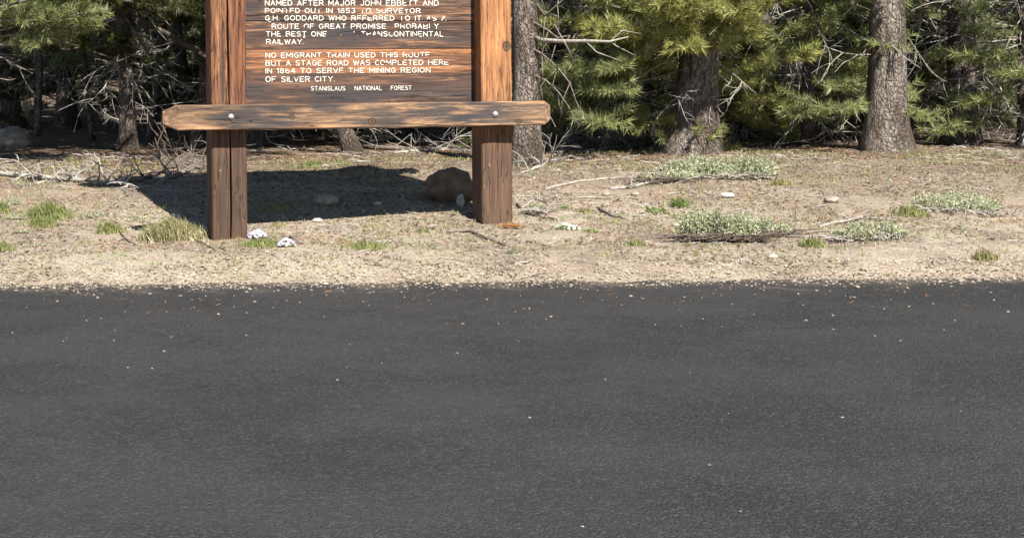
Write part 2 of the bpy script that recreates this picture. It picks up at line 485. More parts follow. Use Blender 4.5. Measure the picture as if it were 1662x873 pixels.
# rail in front of the posts, ends cut back to blunt points
def rail(z0, z1, x0, x1, y0, y1, name, material, tilt=0.0):
    mb = MB(); rr = random.Random(8)
    zc, hh = (z0 + z1) / 2, (z1 - z0) / 2
    st = [(x0, .50, .70), (x0 + .098, 1, 0)] + [(x0 + .098 + (x1 - x0 - .18) * i / 26, 1, 0) for i in range(1, 26)] + [(x1 - .062, 1, 0), (x1, .62, .55)]
    k = 8
    for (x, s, yb) in st:
        jj = rr.uniform(-.0015, .0015) if s == 1 else 0
        c = .006
        a = zc - hh * s; b = zc + hh * s
        yf = y0 + (y1 - y0) * yb * .75
        pts = [(yf + c, a), (yf, a + c), (yf, b - c), (yf + c, b), (y1 - c, b), (y1, b - c), (y1, a + c), (y1 - c, a)]
        for (y, z) in pts:
            mb.v.append(Vector((x, y + jj, z + jj + tilt * (x - 1))))
    for i in range(len(st) - 1):
        for j in range(k):
            p = i * k + j; q_ = i * k + (j + 1) % k
            mb.f.append((p, p + k, q_ + k, q_))
    mb.f.append(tuple(range(k))); mb.f.append(tuple(reversed([(len(st) - 1) * k + j for j in range(k)])))
    o = mb.build(name, material, sign, smooth=False)
    return o
ra = on_plane(265, 190, -.09); rb = on_plane(894, 184, -.09)
rt = on_plane(375, 170.5, -.13).z; rbm = on_plane(375, 211, -.13).z
zmid = (rt + rbm) / 2
ro = rail(-(rt - rbm) / 2, (rt - rbm) / 2, ra.x - 1.1, rb.x - 1.1, -.13, -.002, 'rail', M['rail'])
ro.location = (1.1, 0, zmid)
ro['label'] = 'lower rail with blunt pointed ends'
# rail behind the top of the board (above the photograph, its shadow lies on the ground)
rt2 = rail(-.11, .11, ra.x - 1.1, rb.x - 1.1, -.13, -.002, 'rail', M['rail'])
rt2.location = (1.1, 0, TOP - .24)
rt2['label'] = 'upper rail above the board'

def bolt(px, py):
    p = on_plane(px, py, -.133)
    mb = MB()
    for (r0, y0, r1, y1) in ((.021, .003, .021, -.004), (.013, -.004, .012, -.009), (.012, -.009, .006, -.013)):
        n = 14
        a = [(p.x + r0 * math.cos(t * 2 * math.pi / n), -.133 + y0, p.z + r0 * math.sin(t * 2 * math.pi / n)) for t in range(n)]
        b = [(p.x + r1 * math.cos(t * 2 * math.pi / n), -.133 + y1, p.z + r1 * math.sin(t * 2 * math.pi / n)) for t in range(n)]
        mb.add(a + b, [(i, (i + 1) % n, n + (i + 1) % n, n + i) for i in range(n)] + [tuple(range(n, 2 * n))])
    mb.build('bolt', M['steel'], sign)
bolt(375, 190); bolt(804, 185.5)

# the board: horizontal planks between the posts
BACK = .17
bx0, bx1 = FL + .001, SPAN - .001
board = empty('board', (0, 0, 0), None, None)
board.parent = sign
zb0 = on_plane(580, 165.5, BACK).z
seams = [zb0 - .195, zb0] + [on_plane(580, y, BACK).z for y in (119.5, 80.5, 34.5, -8)]
while seams[-1] < TOP - .3: seams.append(seams[-1] + .195)
for i in range(len(seams) - 1):
    z0, z1 = seams[i], seams[i + 1]
    zc = (z0 + z1) / 2; h = (z1 - z0) / 2 - (.0011 if i in (3, 4) else .0003)
    rr = random.Random(40 + i)
    mb = MB(); n = 30; rows = []
    for j in range(n + 1):
        x = bx0 + (bx1 - bx0) * j / n
        e = .0012 if i in (3, 4) else .0002
        a = -h + rr.uniform(0, e); b = h - rr.uniform(0, e)
        y = (.0, .0005, -.0003, .0015, -.001)[i % 5]
        bv_ = .0035 if i in (3, 4) else .001
        rows.append([(x, y + bv_, a), (x, y, a + bv_), (x, y, b - bv_), (x, y + bv_, b), (x, .045, b), (x, .045, a)])
    mb.v = [Vector(p) for r_ in rows for p in r_]
    for j in range(n):
        for q_ in range(6):
            p = j * 6 + q_; p2 = j * 6 + (q_ + 1) % 6
            mb.f.append((p, p + 6, p2 + 6, p2))
    mb.f.append(tuple(range(6))); mb.f.append(tuple(reversed([n * 6 + q_ for q_ in range(6)])))
    o = mb.build('plank', M['plank'][min(max(i - 1, 0), 4)], board, smooth=False)
    o.location = (0, BACK, zc)

# routed lettering, single stroke capitals on a 4 x 6 grid
def arc(cx, cy, rx, ry, a0, a1, n=8):
    return [(cx + rx * math.cos(math.radians(a0 + (a1 - a0) * i / n)), cy + ry * math.sin(math.radians(a0 + (a1 - a0) * i / n))) for i in range(n + 1)]
G = {
 'A': [[(0, 0), (2, 6), (4, 0)], [(.8, 2), (3.2, 2)]],
 'B': [[(0, 0), (0, 6), (2.4, 6)] + arc(2.4, 4.6, 1.4, 1.4, 90, -90, 6) + [(0, 3.2)], [(2.4, 3.2)] + arc(2.5, 1.6, 1.5, 1.6, 90, -90, 6) + [(0, 0)]],
 'C': [arc(2.1, 3, 2.1, 3, 45, 315, 12)], 'D': [[(0, 0), (0, 6), (1.6, 6)] + arc(1.6, 3, 2.4, 3, 90, -90, 10) + [(0, 0)]],
 'E': [[(3.6, 6), (0, 6), (0, 0), (3.6, 0)], [(0, 3.1), (3, 3.1)]], 'F': [[(3.6, 6), (0, 6), (0, 0)], [(0, 3.1), (2.9, 3.1)]],
 'G': [arc(2.1, 3, 2.1, 3, 45, 340, 13) + [(4.1, 2.8), (2.4, 2.8)]], 'H': [[(0, 0), (0, 6)], [(4, 0), (4, 6)], [(0, 3), (4, 3)]],
 'I': [[(0, 0), (0, 6)]], 'J': [[(3, 6), (3, 1.6)] + arc(1.5, 1.6, 1.5, 1.6, 0, -160, 6)],
 'L': [[(0, 6), (0, 0), (3.4, 0)]], 'M': [[(0, 0), (0, 6), (2.3, 1.6), (4.6, 6), (4.6, 0)]], 'N': [[(0, 0), (0, 6), (4, 0), (4, 6)]],
 'O': [arc(2.1, 3, 2.2, 3, 0, 360, 16)], 'P': [[(0, 0), (0, 6), (2.4, 6)] + arc(2.4, 4.4, 1.5, 1.6, 90, -90, 6) + [(0, 2.8)]],
 'R': [[(0, 0), (0, 6), (2.4, 6)] + arc(2.4, 4.5, 1.5, 1.5, 90, -90, 6) + [(0, 3)], [(2.2, 3), (4, 0)]],
 'S': [arc(2, 4.5, 1.8, 1.5, 30, 265, 9) + arc(2, 1.5, 1.9, 1.5, 80, -150, 9)], 'T': [[(0, 6), (4, 6)], [(2, 6), (2, 0)]],
 'U': [[(0, 6), (0, 1.9)] + arc(2, 1.9, 2, 1.9, 180, 360, 8) + [(4, 6)]], 'V': [[(0, 6), (2, 0), (4, 6)]],
 'W': [[(0, 6), (1.35, 0), (2.7, 5.4), (4.05, 0), (5.4, 6)]], 'Y': [[(0, 6), (2, 3), (4, 6)], [(2, 3), (2, 0)]],
 '.': [[(0, 0), (.1, .1)]], '1': [[(0, 4.8), (1, 6), (1, 0)]], '8': [arc(1.8, 4.5, 1.5, 1.5, 0, 360, 10), arc(1.8, 1.6, 1.8, 1.6, 0, 360, 12)],
 '5': [[(3.4, 6), (.4, 6), (.2, 3.4)] + arc(1.7, 1.9, 1.9, 1.9, 120, -140, 9)], '3': [arc(1.7, 4.5, 1.6, 1.5, 140, -80, 8) + arc(1.7, 1.6, 1.9, 1.6, 80, -140, 8)],
 '6': [arc(2.6, 3.6, 2.5, 2.4, 75, 180, 6) + arc(1.9, 1.8, 1.8, 1.8, 180, 540, 12)], '4': [[(3, 0), (3, 6), (0, 1.8), (4, 1.8)]],
 '"': [[(0, 6.6), (.5, 6.6)], [(.9, 6.6), (1.4, 6.6)]],
}
LINES = [('NAMED AFTER MAJOR JOHN EBBETT AND', 430.5, 711.5, 9.3, 1.4, 9.4, 1.6), ('POINTED OUT IN 1853 TO SURVEYOR', 430.5, 682, 21.3, 14.2, 21.6, 14.4),
 ('G.H. GODDARD WHO REFERRED TO IT AS A', 431, 723.5, 33.4, 26, 33.6, 26.6), ('ROUTE OF GREAT PROMISE  PROBABLY', 441.5, 711.5, 47, 39.6, 46.8, 39.4),
 ('THE BEST ONE FOR A TRANSCONTINENTAL', 432, 719.5, 59.4, 52, 59.4, 51.8), ('RAILWAY.', 432.5, 492.5, 72, 64.6, 72, 64.6),
 ('NO EMIGRANT TRAIN USED THIS ROUTE', 431.5, 697, 94, 86.6, 93, 85.8), ('BUT A STAGE ROAD WAS COMPLETED HERE', 431.5, 727.5, 107, 99.2, 105.2, 97.8),
 ('IN 1864 TO SERVE THE MINING REGION', 431.5, 698, 119.3, 111.7, 117.7, 110.4), ('OF SILVER CITY.', 431.5, 542.5, 133, 125, 132.5, 124.8),
 ('STANISLAUS', 505, 560, 147, 140.8, 147, 140.8), ('NATIONAL', 576, 619.5, 146.6, 140.4, 146.4, 140.2), ('FOREST', 634.5, 667.5, 146.2, 140, 145.8, 139.8)]
# places where the paint has worn away: (x, y, half width, half height) in the board's own picture coordinates
WEAR = [(543, 55, 13, 6), (559, 55.5, 5, 9), (574, 57, 7, 4), (587, 58, 6, 3.4), (600, 59, 5, 3), (613, 60, 6, 4), (536, 59.5, 7, 2), (636, 52, 3, 2), (676, 59.5, 5, 1.6),
        (598, 52.3, 4, 1.5), (452, 21.5, 3, 2), (466, 14, 3, 1.4), (475, 21.6, 4, 1.5), (517, 14, 4, 1.6), (589, 15, 5, 1.6), (596, 22, 3, 1.6), (617, 15, 5, 2.2), (660, 14, 5, 1.3),
        (582, 34, 4, 2.3), (600, 26, 5, 1.6), (617, 33.6, 4, 1.5), (652, 26, 4, 1.7), (668, 33.8, 4, 1.8), (697, 33.6, 6, 2.4), (705, 27, 4, 1.5), (722, 32, 3, 1.6), (612, 9.6, 5, 1.4), (660, 1, 6, 1.2), (675, 9.6, 8, 1.3),
        (456, 52, 3, 1.3), (470, 59.8, 3, 1.4), (496, 47, 5, 1.2), (640, 47, 6, 1.4), (655, 40, 4, 1.2), (668, 47, 5, 1.2), (700, 47.4, 5, 1.3), (690, 39, 5, 1.3),
        (690, 93, 7, 1.6), (516, 94, 6, 1.4), (662, 86, 5, 1.3), (540, 87, 4, 1.2), (566, 93.6, 5, 1), (627, 104, 5, 1.6), (650, 98, 5, 1.3), (700, 99, 4, 1), (722, 98, 5, 1.3), (565, 118.6, 5, 1.6), (553, 118.6, 3, 1.4), (470, 112, 4, 1), (480, 126, 5, 1.1)]
def strokes(text, x0, x1, yb0, yt0, yb1, yt1, wear=True, hr=.0027):
    segs = []; x = 0.0; word = 0
    for ch in text:
        if ch == ' ': x += 3.9; word += 1; continue
        gl = G[ch]; wdt = max(p[0] for s_ in gl for p in s_)
        for s_ in gl: segs.append((word, [(p[0] + x, p[1]) for p in s_]))
        x += wdt + 1.75
    tot = x - 1.75
    mbs = {}; rr = random.Random(len(text))
    k = 0
    for word, s_ in segs:
        mb = mbs.setdefault(word, MB())
        sm = []
        for a, b in zip(s_[:-1], s_[1:]):
            L = math.hypot(b[0] - a[0], b[1] - a[1]); n = max(1, int(L / .55))
            for i in range(n): sm.append((a[0] + (b[0] - a[0]) * i / n, a[1] + (b[1] - a[1]) * i / n))
        sm.append(s_[-1])
        P = []
        for (gx, gy) in sm:
            t = gx / tot; px = x0 + (x1 - x0) * t
            yb = yb0 + (yb1 - yb0) * t; yt = yt0 + (yt1 - yt0) * t
            py = yb + (yt - yb) * gy / 6
            worn = wear and any(((px - a) / c) ** 2 + ((py - b) / d_) ** 2 < 1 + .5 * noise.noise(Vector((px * .8, py * .8, 0))) for a, b, c, d_ in WEAR)
            worn = worn or noise.noise(Vector((px * .35, py * .9, 7.7))) > .70
            q_ = on_plane(px, py, BACK - .0035)
            P.append(None if worn else q_)
        for i, p in enumerate(P):
            if p is None: continue
            r_ = hr * rr.uniform(.86, 1.1)
            n = 7; y = BACK - .0035 - .00008 * (k % 9); k += 1
            mb.add([(p.x + r_ * math.cos(2 * math.pi * j / n), y, p.z + r_ * math.sin(2 * math.pi * j / n)) for j in range(n)], [tuple(range(n))])
            if i + 1 < len(P) and P[i + 1] is not None:
                q_ = P[i + 1]; dx, dz = q_.x - p.x, q_.z - p.z; L = math.hypot(dx, dz) or 1
                nx, nz = -dz / L * hr, dx / L * hr
                y -= .00004
                mb.add([(p.x + nx, y, p.z + nz), (p.x - nx, y, p.z - nz), (q_.x - nx, y, q_.z - nz), (q_.x + nx, y, q_.z + nz)], [(0, 1, 2, 3)])
    return [m_ for m_ in mbs.values() if m_.v]
for ln in LINES:
    for mb in strokes(*ln, hr=.0021 if ln[1] > 500 or ln[0] == 'STANISLAUS' else .0027):
        o = mb.build('lettering', M['paint'], board, smooth=False)
mb = strokes('"', 436, 439, 43, 36.5, 43, 36.5, False)[0]; mb.build('quotation_mark', M['paint'], board, smooth=False)
mb = strokes('"', 492, 495, 67, 61.5, 67, 61.5, False)[0]; mb.build('quotation_mark', M['paint'], board, smooth=False)

# ------------------------------------------------------------------ trees
UP = Vector((0, 0, 1))
def needle_tris(pos, axis, length, width, count, rg, spread=.95):
    """count needles round every tuft; returns an (N*count*3, 3) vertex array."""
    n = len(pos)
    P = np.repeat(pos, count, 0); A = np.repeat(axis, count, 0)
    L = np.repeat(length, count)
    rd = rg.normal(size=P.shape)
    rd -= A * np.sum(rd * A, 1, keepdims=True)
    rd /= np.linalg.norm(rd, axis=1, keepdims=True) + 1e-9
    t = rg.uniform(.15, 1.0, len(P))[:, None]
    d_ = A * (.35 + .75 * t) + rd * spread * (1.15 - .5 * t)
    d_ /= np.linalg.norm(d_, axis=1, keepdims=True)
    base = P + A * (rg.uniform(-.65, .15, len(P)) * L)[:, None]
    sd = np.cross(d_, rg.normal(size=P.shape)); sd /= np.linalg.norm(sd, axis=1, keepdims=True) + 1e-9
    ww = np.repeat(width, count)[:, None] * .5
    tip = base + d_ * (L * rg.uniform(.75, 1.15, len(P)))[:, None]
    out = np.empty((len(P) * 3, 3))
    out[0::3] = base - sd * ww; out[1::3] = base + sd * ww; out[2::3] = tip
    return out

def bough(start, direc, length, rg, rr, mb, tufts, droop=.25, dens=1.0, fine=True):
    """A needled branch: a curved limb with side twigs ending in tufts."""
    pts = [Vector(start)]; dv = Vector(direc).normalized()
    n = 6
    for i in range(n):
        dv = (dv + Vector((rr.gauss(0, .10), rr.gauss(0, .10), -droop * .12 + .10 * (i / n) + rr.gauss(0, .06)))).normalized()
        pts.append(pts[-1] + dv * length / n)
    mb.tube(pts, [.011 * length * (1 - .75 * i / n) + .003 for i in range(n + 1)], 4, cap=False)
    k = max(3, int(length * (13 if fine else 8) * dens))
    for i in range(k):
        t = .34 + .66 * rr.random() ** .7
        j = min(n - 1, int(t * n)); p = pts[j].lerp(pts[j + 1], t * n - j)
        ax = (pts[j + 1] - pts[j]).normalized()
        side = ax.cross(UP)
        if side.length < .1: side = Vector((1, 0, 0))
        side.normalize()
        sd = (ax * rr.uniform(.3, 1.0) + side * rr.choice((-1, 1)) * rr.uniform(.4, 1.0) + UP * rr.uniform(-.25, .35)).normalized()
        L = length * rr.uniform(.12, .34) * (1.15 - .6 * t)
        e = p + sd * L + UP * .1 * L
        if fine: mb.tube([p, p.lerp(e, .5) + UP * -.02 * L, e], [.0045, .0035, .003], 3, cap=False)
        m = max(2, int(L / (.085 if fine else .16)))
        for q_ in range(m):
            a = p.lerp(e, (q_ + 1) / m)
            tufts.append((a, (sd + Vector((rr.gauss(0, .25), rr.gauss(0, .25), rr.gauss(0, .25) + .25))).normalized()))
    tufts.append((pts[-1], dv))

def crown(name, parent, trunk_at, z0, z1, r0, r1, nb, seed, material, dens=1.0, face=None, droop=.3, near=True, high=3.2, skirt=None):
    rr = random.Random(seed); rg = np.random.default_rng(seed)
    mb = MB(); lo, hi = [], []
    for i in range(nb):
        t = (i + rr.random()) / nb
        z = z0 + (z1 - z0) * t ** (1.15)
        a = rr.uniform(0, 2 * math.pi)
        if face and rr.random() < face[1]: a = face[0] + rr.gauss(0, .8)
        L = (r0 + (r1 - r0) * t) * rr.uniform(.6, 1.1)
        el = -.12 + .55 * t + rr.gauss(0, .12)
        dv = Vector((math.cos(a) * math.cos(el), math.sin(a) * math.cos(el), math.sin(el)))
        bough(trunk_at(z), dv, L, rg, rr, mb, lo if z < high else hi, droop, dens, near and z < high)
    vs = np.array([v[:] for v in mb.v]) if mb.v else np.zeros((0, 3))
    tv = []
    for lst, ln, wd, ct in ((lo, .10, .0095, 24), (hi, .26, .036, 15)):
        if not lst: continue
        if not near: ln, wd, ct = (.16, .018, 16) if lst is lo else (.30, .045, 12)
        P = np.array([p[0][:] for p in lst]); A = np.array([p[1][:] for p in lst])
        tv.append(needle_tris(P, A, np.full(len(P), ln) * rg.uniform(.8, 1.15, len(P)), np.full(len(P), wd), ct, rg))
    tv = np.concatenate(tv)
    o = obj(name, mesh(name, tv, np.arange(len(tv)).reshape(-1, 3), material), parent)
    b_ = mb.build('branches', M['twig'], parent)
    b_['kind'] = 'stuff'
    return o

def dead_bits(parent, trunk_at, z0, z1, n, seed, lmax=1.0, face=None, material=None, thick=.7, name='dead_branches'):
    rr = random.Random(seed); mb = MB()
    def grow(p, dv, L, r, depth):
        pts = [p]; k = 5
        cur = Vector((rr.gauss(0, .13), rr.gauss(0, .13), rr.gauss(-.05, .12)))
        for i in range(k):
            dv = (dv + cur + Vector((rr.gauss(0, .13), rr.gauss(0, .13), rr.gauss(0, .13)))).normalized()
            pts.append(pts[-1] + dv * L / k)
        mb.tube(pts, [r * (1 - .8 * i / k) + .0012 for i in range(k + 1)], 4 if depth == 0 else 3, cap=False)
        if depth < 2:
            for _ in range(rr.randint(2, 5) if depth == 0 else rr.randint(0, 3)):
                j = rr.randint(1, k - 1)
                sd = (dv + Vector((rr.gauss(0, .8), rr.gauss(0, .8), rr.gauss(-.15, .6)))).normalized()
                grow(pts[j], sd, L * rr.uniform(.25, .6), r * .5, depth + 1)
    for i in range(n):
        z = rr.uniform(z0, z1); a = rr.uniform(0, 2 * math.pi)
        if face: a = face[0] + rr.gauss(0, face[1])
        el = rr.uniform(-.6, .25)
        grow(trunk_at(z), Vector((math.cos(a) * math.cos(el), math.sin(a) * math.cos(el), math.sin(el))), rr.uniform(.25, 1) * lmax, .008 * thick * rr.uniform(.6, 1.5), 0)
    o = mb.build(name, material or M['deadtwig'], parent)
    o['kind'] = 'stuff'
    return o

def trunk(parent, base_r, top_r, h, lean=(0, 0), seed=0, material=None, flare=.5, name='trunk', sides=18, fl_len=.22):
    rr = random.Random(seed); mb = MB()
    n = max(10, int(h / .12)) if h < 3 else 40
    zs = [-.25 + (h + .25) * (i / n) ** 1.5 for i in range(n + 1)]
    ph = rr.uniform(0, 6); wob = .02 * min(1, h / 6)
    def at_(z):
        t = max(0, z) / h
        return Vector((lean[0] * max(z, -.1) + wob * math.sin(z * 1.1 + ph) * t, lean[1] * max(z, -.1), z))
    for i, z in enumerate(zs):
        t = max(0, z) / h
        r = base_r + (top_r - base_r) * t ** .75
        fl = 1 + flare * math.exp(-max(0, z) / fl_len)
        c = at_(z)
        for j in range(sides):
            a = 2 * math.pi * j / sides
            k = 1 + .14 * flare * math.sin(a * 5 + ph) * math.exp(-max(0, z) / .25)
            k += .07 * noise.noise(Vector((math.cos(a) * 1.6, math.sin(a) * 1.6, z * 2.0 + seed))) + .045 * noise.noise(Vector((math.cos(a) * 5, math.sin(a) * 5, z * 9 + seed)))
            mb.v.append(c + Vector((math.cos(a), math.sin(a), 0)) * r * fl * k)
    for i in range(n):
        for j in range(sides):
            a = i * sides + j; b = i * sides + (j + 1) % sides
            mb.f.append((a, b, b + sides, a + sides))
    mb.f.append(tuple(n * sides + j for j in range(sides)))
    mb.build(name, material or M['bark_brown'], parent)
    return at_

def tree(px, D, label, h=9, r=.12, lean=(0, 0), cz=(2.5, None), cr=(1.8, .4), nb=60, seed=1, bark='bark_brown', leaf='needles', dens=1.0,
         dead=(0, .4, 2.4, .8), face=None, near=True, group='pines at the edge of the forest', flare=.5, cat='pine tree', name='pine_tree', high=3.2, dface=None, droop=.3, topr=None, fl_len=.22):
    b = on(px, D)
    root = empty(name, b, label, cat, group)
    f = trunk(root, r, topr if topr else r * .35, h, lean, seed, M[bark], flare, fl_len=fl_len)
    crown('crown', root, f, cz[0], cz[1] or h - .2, cr[0], cr[1], nb, seed + 100, M[leaf], dens, face, droop, near, high)
    if dead[0]: dead_bits(root, f, dead[1], dead[2], dead[0], seed + 200, dead[3], dface)
    return root, f

CAMF = -math.pi / 2                                               # towards the camera
# right of the sign
r1, f1 = tree(853, 15.9, 'straight grey pine trunk standing directly behind the right sign post', h=10, r=.128, cz=(4.6, None), cr=(1.3, .4), nb=34, seed=21, bark='bark_grey', dead=(5, .2, 1.9, .5), topr=.07, flare=.22)
mb = MB()
a0 = f1(1.22) ; 
pA = [Vector((.08, -.06, at(848, 62, 15.9).z - r1.location.z))]
for (px, py, D) in ((880, 66, 15.75), (915, 67.5, 15.6), (950, 67, 15.5), (990, 68, 15.4), (1020, 60, 15.35)):
    pA.append(at(px, py, D) - r1.location)
mb.tube(pA, [.022, .02, .017, .015, .011, .004], 7)
for (i, q1, q2) in ((3, (968, 85), (1010, 100)), (4, (1000, 75), (1030, 90)), (2, (925, 85), (900, 40)), (4, (1010, 50), (1040, 55))):
    mb.tube([pA[i], at(*q1, 15.45) - r1.location, at(*q2, 15.4) - r1.location], [.008, .006, .002], 4)
o = mb.build('dead_limb', M['deadwood'], r1); o['label'] = 'long bare horizontal limb'
mb = MB()
for pts in ([(850, 72), (880, 88), (905, 110), (925, 135), (935, 165)], [(856, 118), (885, 130), (905, 148), (922, 172)], [(872, 8), (885, 26), (905, 8), (925, -10)], [(855, 30), (890, 50), (905, 62), (925, 58)]):
    P = [at(x, y, 15.85 - .08 * i) - r1.location for i, (x, y) in enumerate(pts)]
    mb.tube(P, [.012 * (1 - .8 * i / len(P)) for i in range(len(P))], 5)
    for p in P[1:]:
        mb.tube([p, p + Vector((R.uniform(-.08, .1), R.uniform(-.1, .05), -R.uniform(.05, .2))), p + Vector((R.uniform(-.1, .12), R.uniform(-.1, .05), -R.uniform(.15, .4)))], [.005, .004, .001], 3)
mb.build('dead_branches', M['twig'], r1)['kind'] = 'stuff'

r4, f4 = tree(1121, 17.25, 'thick grey pine trunk flaring at its foot above the grey green shrubs', h=11, r=.158, lean=(.085, 0), cz=(2.9, None), cr=(2.2, .5), nb=32, seed=31, bark='bark_grey', leaf='needles_sunlit', dens=1.15, dead=(26, .5, 1.9, .9), face=(CAMF - .25, .72), topr=.07, flare=.95, fl_len=.6, dface=(CAMF, .9), high=3.0)
def low_boughs(root, f, n, z0, z1, a0, da, L0, L1, seed, m, droop=.0):
    low = random.Random(seed); lmb = MB(); lt = []; lrg = np.random.default_rng(seed)
    for i in range(n):
        z = low.uniform(z0, z1); a = a0 + low.gauss(0, da); el = low.uniform(-.1, .2)
        bough(f(z), Vector((math.cos(a) * math.cos(el), math.sin(a) * math.cos(el), math.sin(el))), low.uniform(L0, L1), lrg, low, lmb, lt, droop, 1.0, True)
    P_ = np.array([p[0][:] for p in lt]); A_ = np.array([p[1][:] for p in lt])
    tv = needle_tris(P_, A_, np.full(len(P_), .105), np.full(len(P_), .010), 26, lrg)
    obj('low_boughs', mesh('low_boughs', tv, np.arange(len(tv)).reshape(-1, 3), M[m]), root)['kind'] = 'stuff'
    lmb.build('low_branches', M['twig'], root)['kind'] = 'stuff'
low_boughs(r4, f4, 34, .92, 1.45, CAMF - .3, .95, .7, 1.5, 77, 'needles_sunlit')
low_boughs(r4, f4, 12, 1.6, 2.6, CAMF - .2, .9, .8, 1.7, 78, 'needles_sunlit')
young = [
 (900, 18.6, 'small bushy pine close behind the bare horizontal limb', 6, .05, 1.3, 76, 'needles'),
 (958, 17.9, 'bushy young pine between the grey trunk and the thick flared trunk', 6.5, .06, 1.5, 96, 'needles'),
 (1058, 18.5, 'young pine just left of the thick flared trunk', 6.5, .06, 1.5, 96, 'needles_sunlit'),
 (1003, 22.4, 'slim pine with a pale bare lower stem behind the bushy young pine', 8, .085, 1.7, 60, 'needles'),
 (1092, 19.7, 'young pine almost hidden by the foot of the thick flared trunk', 6.5, .06, 1.3, 90, 'needles_sunlit'),
 (1206, 19.4, 'young pine just right of the thick flared trunk', 6, .06, 1.5, 66, 'needles'),
 (1310, 18.4, 'bushy young pine beyond the right end of the shrub bank', 6, .06, 1.5, 60, 'needles'),
 (1385, 21.0, 'young pine filling the gap left of the far right pair of trunks', 6.5, .06, 1.6, 60, 'needles_shaded'),
 (1470, 19.2, 'young pine leaning over the fallen needles at far right', 6, .06, 1.5, 60, 'needles'),
 (1575, 20.3, 'young pine beside the last thick trunk at far right', 6.5, .06, 1.6, 60, 'needles_shaded'),
 (1660, 18.6, 'rightmost young pine at the edge of the picture', 6, .06, 1.5, 56, 'needles'),
]
for i, (px, D, lb, h, r, cr, nb, lf) in enumerate(young):
    tree(px, D, lb, h=h * .72, r=r, cz=(.40 if D < 22 else .9, None), cr=(cr, .2), nb=nb, seed=50 + i, leaf=lf, dead=(40, .1, 2.1, 1.6), group='young pines along the forest edge', dens=1.0, face=(CAMF, .35), flare=.3)
tree(1440, 17.4, 'left trunk of the far right pair of pines', h=10, r=.19, cz=(1.9, None), cr=(2.2, .4), nb=52, seed=72, dead=(14, .5, 2, .9), leaf='needles_shaded', bark='bark_grey')
tree(1560, 18.6, 'right trunk of the far right pair of pines', h=10, r=.15, cz=(2.2, None), cr=(2.2, .4), nb=46, seed=73, dead=(14, .5, 2, .9), leaf='needles_shaded')
tree(928, 24.5, 'shaded pine trunk rising behind the bare horizontal limb', h=9, r=.12, cz=(1.9, None), cr=(1.8, .4), nb=36, seed=74, dead=(8, .5, 2, .9))
tree(1053, 28, 'thin pale stem in the gap behind the bushy young pines', h=8, r=.075, cz=(1.9, None), cr=(1.7, .4), nb=36, seed=75, bark='bark_grey', dead=(6, .3, 2, .8), near=False)

# left of the sign
left = [
 (22, 27.5, 'leaning pale pine trunk at the left edge of the picture', 9, .15, (-.14, 0), (2.6, None), (2.2, .5), 34, 'bark_grey', (18, .8, 2.2, 1.1)),
 (108, 26.5, 'dark pine trunk with a sunlit patch behind the tangle of dead twigs', 10, .15, (-.02, 0), (2.3, None), (2.8, .5), 64, 'bark_brown', (60, .9, 2.3, 1.9)),
 (207, 19.6, 'shaded pine trunk with low drooping boughs midway left of the sign', 9, .085, (-.02, 0), (1.4, None), (3.3, .4), 92, 'bark_brown', (40, .3, 1.8, .9)),
 (313, 24.5, 'slanting pine trunk with pale sunlit patches beside the left post', 10, .095, (-.16, 0), (2.2, None), (2.2, .4), 50, 'bark_grey', (12, .5, 2.2, .9)),
 (332, 21.5, 'dark slim trunk close beside the left post', 9, .085, (.02, 0), (2.1, None), (2.0, .4), 46, 'bark_brown', (10, .4, 2.2, .8)),
 (428, 19.8, 'dark trunk seen under the board beside the left post', 10, .125, (0, 0), (2.3, None), (3.0, .4), 70, 'bark_brown', (10, .2, 2, .8)),
 (484, 22.5, 'thin leaning trunk seen under the middle left of the board', 8, .05, (-.2, 0), (2.2, None), (2.0, .4), 44, 'bark_brown', (5, .2, 2, .8)),
 (572, 18.4, 'short leaning trunk seen under the middle of the board', 6, .08, (-.36, 0), (2.4, None), (2.8, .4), 60, 'bark_brown', (6, .2, 2, .8)),
 (660, 21.0, 'shaded trunk hidden behind the right half of the board', 9, .10, (.05, 0), (2.3, None), (2.0, .4), 46, 'bark_brown', (14, .1, 1, .9)),
 (62, 17.8, 'tall pine overhanging the left corner with lit green boughs', 9.5, .10, (0, 0), (1.75, None), (3.0, .4), 66, 'bark_brown', (26, 1.0, 2.0, .9)),
]
for i, (px, D, lb, h, r, ln, cz, cr, nb, bk, dd) in enumerate(left):
    if px == 62: px, D = -70, 17.2
    tr_o, tr_f = tree(px, D, lb, h=h, r=r, lean=ln, cz=cz, cr=cr, nb=nb, seed=90 + i, bark=bk, leaf='needles_shaded', dead=dd, dens=1.0, near=D < 24)
    if i == 9: low_boughs(tr_o, tr_f, 9, 1.15, 1.45, -.1, .25, .7, 1.5, 79, 'needles')  # lighter needles than the crown, sunlight carried by their colour
    if i == 2: low_boughs(tr_o, tr_f, 9, .9, 1.5, -1.6, 1.2, .5, 1.1, 80, 'needles_shaded')

